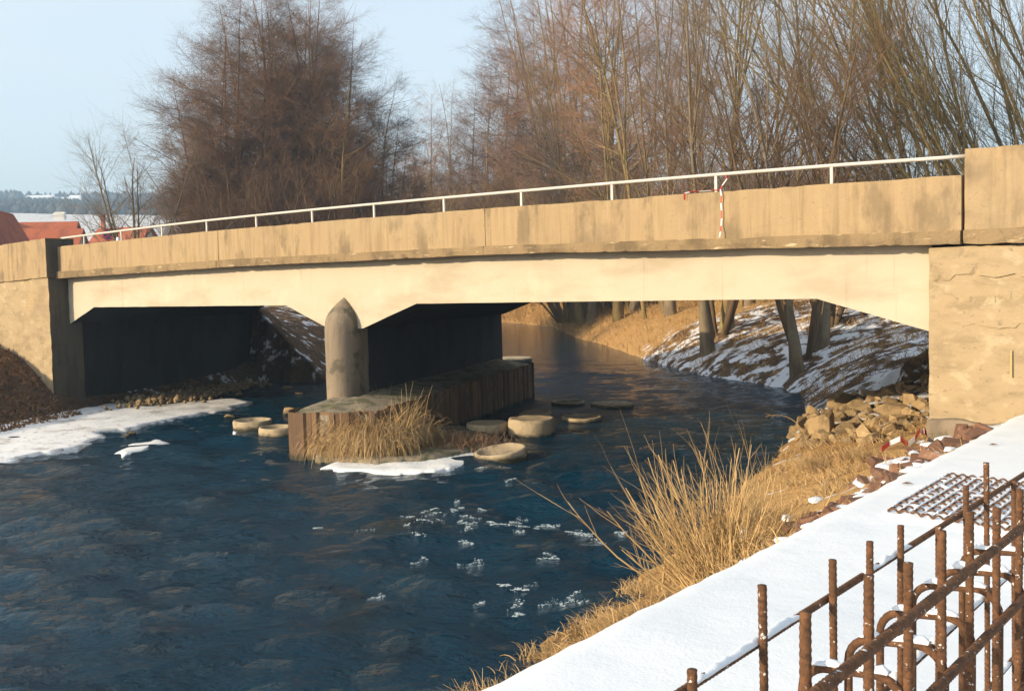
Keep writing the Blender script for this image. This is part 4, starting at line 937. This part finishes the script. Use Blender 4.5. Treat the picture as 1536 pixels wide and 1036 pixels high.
for i, (px, d, yt) in enumerate(cl_px):
    plant(['alder', 'alder_b', 'alder_c'][i % 3], px, d, yt, ords[i] + ' alder from the houses in the big dark clump behind the bridge', 'alders of the dark clump', 'alder_tree', fat=1.2, lean=(px - 440) * -.0004)
for i, (px, d, yt) in enumerate([(345, 56, 215), (375, 55, 215), (420, 57, 215), (470, 55, 215), (515, 56, 215), (560, 57, 235), (595, 60, 240)]):
    plant('shrub', px, d, yt, ords[i] + ' brown underwood shrub from the houses at the foot of the alder clump', 'underwood of the alder clump', 'underwood_shrub', 'shrub', fat=1.4)
# gap between the clumps
for i, (px, d, yt) in enumerate([(606, 112, 190), (628, 118, 160), (652, 110, 130), (678, 116, 120), (702, 108, 110)]):
    plant(['alder_red', 'red', 'alder_red', 'red_b', 'alder'][i], px, d, yt, ords[i] + ' rust-tinted tree in the gap beyond the dark alder clump', 'rust-tinted trees in the gap', 'alder_tree', fat=1.0)
mid = [('alder_c', 728, 106, 85), ('alder_red', 752, 110, 40), ('alder', 778, 102, -10), ('red', 800, 98, -50), ('alder_b', 826, 94, -60), ('alder_red', 850, 82, -80), ('slender_b', 874, 72, -140), ('red_b', 893, 68, -120), ('alder_red', 918, 64, -110), ('red', 940, 60, -190)]
for i, (k, px, d, yt) in enumerate(mid):
    plant(k, px, d, yt, ords[i] + ' reddish-brown tree of the riverside wood counted from the gap', 'reddish trees of the riverside wood', 'alder_tree', fat=1.05, lean=.03 if k.startswith('red') else 0)
plant('bush', 858, 70, 200, 'sunlit tan leafless bush behind the middle of the handrail', name='tan_bush', cat='bush', fat=1.2)
plant('bush', 825, 92, 225, 'smaller tan bush beside the sunlit tan bush behind the handrail', name='tan_bush', cat='bush', fat=1.2)
rd_ = [('red', 965, 52, -220), ('red_b', 985, 60, -160), ('slender_c', 1003, 50, -240), ('red', 1030, 57, -200), ('slender_c', 1068, 52, -220), ('slender_b', 1092, 44, -320)]
for i, (k, px, d, yt) in enumerate(rd_):
    plant(k, px, d, yt, ords[i] + ' tall red-twigged tree along the sunlit far bank', 'tall red-twigged trees on the far bank', 'bare_tree', fat=.95, lean=(-.06 if i % 2 else .05))
sl_ = [('slender', 1122, 44, -340, .02), ('slender_b', 1168, 48, -300, -.05), ('slender_c', 1262, 40, -400, .12), ('slender', 1318, 42, -360, .04), ('slender_b', 1372, 40, -380, .16)]
for i, (k, px, d, yt, ln) in enumerate(sl_):
    plant(k, px, d, yt, ords[i] + ' slender bare tree standing against the sky behind the handrail', 'slender trees against the sky', 'slender_tree', fat=.85, lean=ln)
wl = [(1395, 36, -330, .34), (1440, 33, -360, .40), (1480, 37, -320, .40), (1520, 32, -380, .42), (1570, 35, -360, .42), (1615, 33, -380, .44), (1665, 36, -360, .44)]
for i, (px, d, yt, ln) in enumerate(wl):
    plant('willow' if i % 2 == 0 else 'willow_b', px, d, yt, ords[i] + ' leaning mossy willow of the row behind the end block', 'leaning willows behind the end block', 'leaning_willow', lean=ln, fat=.8)
# dark trunks on the shaded bank seen under the bridge
for i, (px, d_, k, lab) in enumerate([(1062, 36, 'slender', 'dark trunk rooted low on the shaded snowy bank under the girder'), (1090, 39, 'slender_b', 'thinner dark trunk just behind the low-rooted one under the girder'), (1196, 29.5, 'slender', 'thick shaded trunk under the girder haunch'),
                                      (1232, 31, 'slender_c', 'second shaded trunk leaning beside the thick one under the haunch'), (1140, 44, 'slender_b', 'slight trunk between the two dark pairs under the girder')]):
    plant(k, px, d_, -330, lab, None, 'bank_tree', fat=.95, ref=520, sink=.15, lean=[.08, -.06, .1, -.1, .02][i])
for px, d_, yt, lab in [(1078, 38, 60, 'dark many-stemmed willow stool low on the shaded bank under the girder'), (1206, 30.5, 0, 'dark many-stemmed willow stool under the girder haunch'), (1240, 33, 50, 'slighter dark willow stool behind the one under the haunch')]:
    plant('stool', px, d_, yt, lab, None, 'willow_stool', fat=1.15, ref=520, sink=.15)
# sunlit trunks on the far bank
for i, (px, d) in enumerate([(856, 72), (872, 64), (888, 62), (928, 56), (952, 57), (1000, 52)]):
    plant('slender_b' if i % 2 else 'slender_c', px, d, -120, ords[i] + ' sunlit trunk rising from the golden far bank under the girder', 'sunlit trunks on the far bank', 'bank_tree', fat=1.05, ref=480, lean=[-.06, .1, -.05, .06, -.08, .03][i])
# far wood on the slope behind
for i in range(34):
    px = 600 + i * 22 + rng.uniform(-12, 12); d = rng.uniform(122, 165)
    plant(['red', 'alder_red', 'red_b', 'alder'][i % 4], px, d, 205 + rng.uniform(-25, 25) + (25 if px < 720 else 0), 'brown bare tree of the hazy wood far behind the riverside trees', 'trees of the far wood', 'far_tree', fat=1.3)
# understory brush along the far wood edge
for i, px in enumerate(range(640, 1440, 42)):
    plant('shrub' if i % 3 else 'bush', px + rng.uniform(-10, 10), (rng.uniform(102, 112) if px < 860 else rng.uniform(58, 68)) if px < 1150 else rng.uniform(42, 58), 232 + rng.uniform(-18, 22) - (px - 640) * .03, ords[i] + ' brown thicket shrub behind the handrail counted from the gap', 'undergrowth of the riverside wood', 'thicket_shrub', 'shrub', fat=1.5)

# far bank grass
def fb(n):
    P = np.column_stack([rng.uniform(-14, 16, n), rng.uniform(40, 112, n)]); dr = seg_dist(P, RE); dl = seg_dist(P, LE); i_ = inside(P, RIVER)
    return P[(~i_) & (dr < 8) & (dr < dl)]
P = scatter(22000, fb); z = ground(P)
V = blades(np.column_stack([P, z - .03]), fan(len(P), (-.2, -.2, .8), .5), rng.uniform(.2, .6, len(P)) * P[:, 1] / 60, rng.uniform(.015, .03, len(P)) * P[:, 1] / 60, .6, 3)
tag(link('far_bank_grass', mesh_np('far_bank_grass', *V, M['straw_far'])), 'golden dry grass on the sunlit far bank seen under the girder', 'grass', kind='stuff')
# tussocks of the shaded bank
def sb(n):
    P = np.column_stack([rng.uniform(5, 17, n), rng.uniform(23, 42, n)]); dr = seg_dist(P, RE); i_ = inside(P, RIVER); k = np.array([nz((p[0], p[1], 1), .6) for p in P])
    return P[(~i_) & (dr < 9) & (k > -.05)]
P = scatter(7000, sb); z = ground(P)
V = blades(np.column_stack([P, z - .03]), fan(len(P), (-.2, -.2, .7), .6), rng.uniform(.12, .4, len(P)), rng.uniform(.01, .02, len(P)), .7, 3)
tag(link('shaded_bank_grass', mesh_np('shaded_bank_grass', *V, M['straw_far'])), 'flattened brown grass poking through snow on the shaded bank', 'grass', kind='stuff')
# dead leaves and brush on the left slope
def lf(n):
    P = np.column_stack([rng.uniform(-22, -9, n), rng.uniform(18, 29.5, n)]); dl = seg_dist(P, LE); i_ = inside(P, RIVER); off = (P - O[:2]) @ N[:2]
    return P[((~i_) & (dl < 7) | (i_ & (dl < .9))) & (off > .6)]
P = scatter(9000, lf); z = np.maximum(ground(P), .05)
V = blades(np.column_stack([P, z + .0]), fan(len(P), (0, 0, .4), .8), rng.uniform(.06, .16, len(P)), rng.uniform(.04, .09, len(P)), .6, 2)
tag(link('leaf_litter', mesh_np('leaf_litter', *V, M['leaf'])), 'heap of dead brown leaves on the slope below the far wing wall', 'leaves', kind='stuff')

# ------------------------------------------------------------------ houses beyond the far bridge head
def house(label, px, dist, ridge_y, length, depth, eave_drop, yaw, chimney=None, wall='housewall', base=None):
    p = atd(px, ridge_y, dist); g = gz(p[0], p[1]) - .3; zr = p[2]; ze = zr - eave_drop
    t = thing('house', label, 'house', (p[0], p[1], g)); ca, sa = math.cos(yaw), math.sin(yaw)
    def W(x, y, z): return (p[0] + ca * x - sa * y, p[1] + sa * x + ca * y, z)
    l, d = length / 2, depth / 2
    v = [W(-l, -d, g), W(l, -d, g), W(l, d, g), W(-l, d, g), W(-l, -d, ze), W(l, -d, ze), W(l, d, ze), W(-l, d, ze), W(-l, 0, zr - .12), W(l, 0, zr - .12)]
    wpart('wall', v, [(0, 1, 5, 4), (2, 3, 7, 6), (1, 2, 6, 9, 5), (3, 0, 4, 8, 7), (3, 2, 1, 0)], M[wall], t)
    o_ = .35; k = eave_drop / d
    for sd in (-1, 1):
        q = [W(-l - o_, 0, zr), W(l + o_, 0, zr), W(l + o_, sd * (d + o_), zr - k * (d + o_)), W(-l - o_, sd * (d + o_), zr - k * (d + o_))]
        q += [(a, b_, c_ - .14) for a, b_, c_ in q]
        r_ = wpart('roof_slope', q, [(0, 1, 2, 3), (7, 6, 5, 4), (0, 4, 5, 1), (1, 5, 6, 2), (2, 6, 7, 3), (3, 7, 4, 0)], M['roof'], t)
    if chimney:
        cx, cy, w, h, m_ = chimney; q = W(cx, cy, zr - abs(cy) * k - .3); v, f = box(q, w, w, h + .3, yaw); ch = wpart('chimney', v, f, M[m_], t); v, f = box((q[0], q[1], q[2] + h + .3), w * 1.25, w * 1.25, .12, yaw); wpart('chimney_cap', v, f, M[m_], ch)
    for sx in np.linspace(-l * .6, l * .6, 3):
        for sd in (-1, 1):
            wc = W(sx, sd * (d + .01), g + 1.3); v, f = box(wc, 1.0, .08, 1.2, yaw); o2 = wpart('window', v, f, M['white'], t); wc = W(sx, sd * (d + .04), g + 1.38); v, f = box(wc, .84, .06, 1.04, yaw); wpart('pane', v, f, M['glass'], o2)
    return t
house('steep red-roofed house cut by the picture edge behind the far wing wall', -9, 62, 314, 7, 3.6, 3.4, 1.75)
house('long red-roofed house with small chimney behind the far wing wall', 55, 78, 333, 5.6, 7.5, 3.2, .12, (-2.2, -.8, .55, .7, 'housewall'))
house('low red-roofed annex next to the long red-roofed house', 94, 76, 343, 2.4, 6, 2.8, .12)
house('white-gabled house with tall pipe chimney behind the no-stopping sign', 187, 96, 341, 5.2, 6.5, 3.0, -.25, (-1.9, -.6, .32, 1.7, 'roof'), 'white')
# no-stopping sign
def sign():
    c_ = atd(163, 352, 46); t = thing('road_sign', 'round blue no-stopping sign with red cross behind the parapet', 'sign', (c_[0], c_[1], 3.5))
    u = np.array([.97, .25, 0.]); nrm = np.array([.25, -.97, 0.]); R_ = .27
    def ring(r0, r1, o0, n_=32):
        v = []; f = []
        for j in range(n_):
            an = 2 * math.pi * j / n_; e = u * math.cos(an) + np.array([0, 0, math.sin(an)])
            v += [c_ + e * r0 + nrm * o0, c_ + e * r1 + nrm * o0, c_ + e * r1 + nrm * (o0 - .012), c_ + e * r0 + nrm * (o0 - .012)]
        for j in range(n_):
            a, b_ = j * 4, ((j + 1) % n_) * 4
            f += [(a, b_, b_ + 1, a + 1), (a + 1, b_ + 1, b_ + 2, a + 2), (a + 2, b_ + 2, b_ + 3, a + 3), (a + 3, b_ + 3, b_, a)]
        return v, f
    v, f = ring(.001, R_, 0); wpart('plate', v, f, M['blue'], t); v, f = ring(R_ * .80, R_, .02); wpart('red_ring', v, f, M['red'], t)
    for sg in (-1, 1):
        e = (u + sg * np.array([0, 0, 1.])) / math.sqrt(2); h = np.cross(e, nrm) * R_ * .1; e = e * R_ * .82; o0 = .016 + .003 * sg
        v = [c_ - e - h + nrm * o0, c_ - e + h + nrm * o0, c_ + e + h + nrm * o0, c_ + e - h + nrm * o0]; v += [q - nrm * .006 for q in v]
        wpart('red_bar', v, [(0, 1, 2, 3), (7, 6, 5, 4), (0, 4, 5, 1), (1, 5, 6, 2), (2, 6, 7, 3), (3, 7, 4, 0)], M['red'], t)
    v, f = tube_path([(c_[0] + .03 * .25 * -1, c_[1] + .04, gz(c_[0], c_[1]) - .1), (c_[0] - .01, c_[1] + .04, c_[2] + .3)], .03, 8); wpart('pole', v, f, M['steel'], t)
sign()
p = atd(177, 358, 34); v, f = tube_path([(p[0], p[1], p[2] - 1.1), (p[0], p[1], p[2]), (p[0], p[1], p[2] + .05)], [.06, .06, .03], 8); tag(link('marker_post', mesh_np('marker_post', v, f, M['white'], True)), 'white marker post top just above the parapet near the sign', 'post')

# distant buildings and woods on the hill
for i, (px, py, d, w, h) in enumerate([(62, 308, 720, 12, 5), (88, 308, 730, 14, 4), (114, 308, 725, 5, 5), (10, 300, 800, 12, 4), (90, 329, 400, 2.6, 2.0)]):
    p = atd(px, py, d); g = gz(p[0], p[1]); zb = min(g, p[2]) - 1; lab = ['long white building on the far hill above the red roofs', 'low white building next to the long white one on the hill', 'small white building at the edge of the hill wood', 'pale building among woods at the hill top by the picture edge', 'small cream hut alone in the snowy field'][i]
    t = thing('hut' if i == 4 else 'hill_building', lab, 'building', (p[0], p[1], zb)); v, f = box((p[0], p[1], zb), w * 1.6, w * .8, p[2] + h - zb, .1); wpart('wall', v, f, M['white' if i < 4 else 'housewall'], t)
    zt = p[2] + h; v = [(p[0] - w * .85, p[1] - w * .45, zt), (p[0] + w * .85, p[1] - w * .45, zt), (p[0] + w * .85, p[1] + w * .45, zt), (p[0] - w * .85, p[1] + w * .45, zt), (p[0] - w * .8, p[1], zt + h * .45), (p[0] + w * .8, p[1], zt + h * .45)]
    wpart('roof', v, [(0, 1, 5, 4), (2, 3, 4, 5), (1, 2, 5), (3, 0, 4), (3, 2, 1, 0)], M['snow' if i < 4 else 'housewall'], t)
parts = []
cone = 7
for i in range(5200):
    px = rng.uniform(-60, 330); band = rng.random()
    d = rng.uniform(470, 690) if band < .72 else rng.uniform(740, 850)
    if 45 < px < 125 and 690 < d < 745: continue
    q = atd(px, 330, d); g = gz(q[0], q[1]); h = rng.uniform(6, 12) * (.8 if band >= .72 else .5); r = h * rng.uniform(.3, .6)
    if band >= .72 and 48 < px < 118 and rng.random() < .8: continue
    v = []; 
    for k, (rr_, zz) in enumerate([(.35, 0), (1, .35), (.8, .7), (.1, 1)]):
        for j in range(cone):
            an = 6.283 * j / cone; e = rng.uniform(.4, 1.5); v.append((q[0] + r * rr_ * e * math.cos(an), q[1] + r * rr_ * e * math.sin(an), g - 1 + h * zz * rng.uniform(.75, 1.2)))
    fz = [(k * cone + j, k * cone + (j + 1) % cone, (k + 1) * cone + (j + 1) % cone, (k + 1) * cone + j) for k in range(3) for j in range(cone)]
    parts.append((np.array(v), np.array(fz)))
v, f = join(parts); tag(link('far_wood', mesh_np('far_wood', v, f, M['wood_far'])), 'blue hazy wood covering the far hill', 'wood', kind='stuff')

# ------------------------------------------------------------------ haze
v, f = box((0, 550, -1.9), 3100, 2000, 135)
hm = bpy.data.materials.new('haze_air'); hm.use_nodes = True; nt = hm.node_tree; nt.nodes.clear()
out = nt.nodes.new('ShaderNodeOutputMaterial'); pv = nt.nodes.new('ShaderNodeVolumePrincipled')
pv.inputs['Color'].default_value = (.48, .72, 1, 1); pv.inputs['Density'].default_value = .0009; pv.inputs['Anisotropy'].default_value = .1
nt.links.new(pv.outputs[0], out.inputs['Volume'])
tag(link('haze', mesh_np('haze', v, f, hm)), kind='stuff')
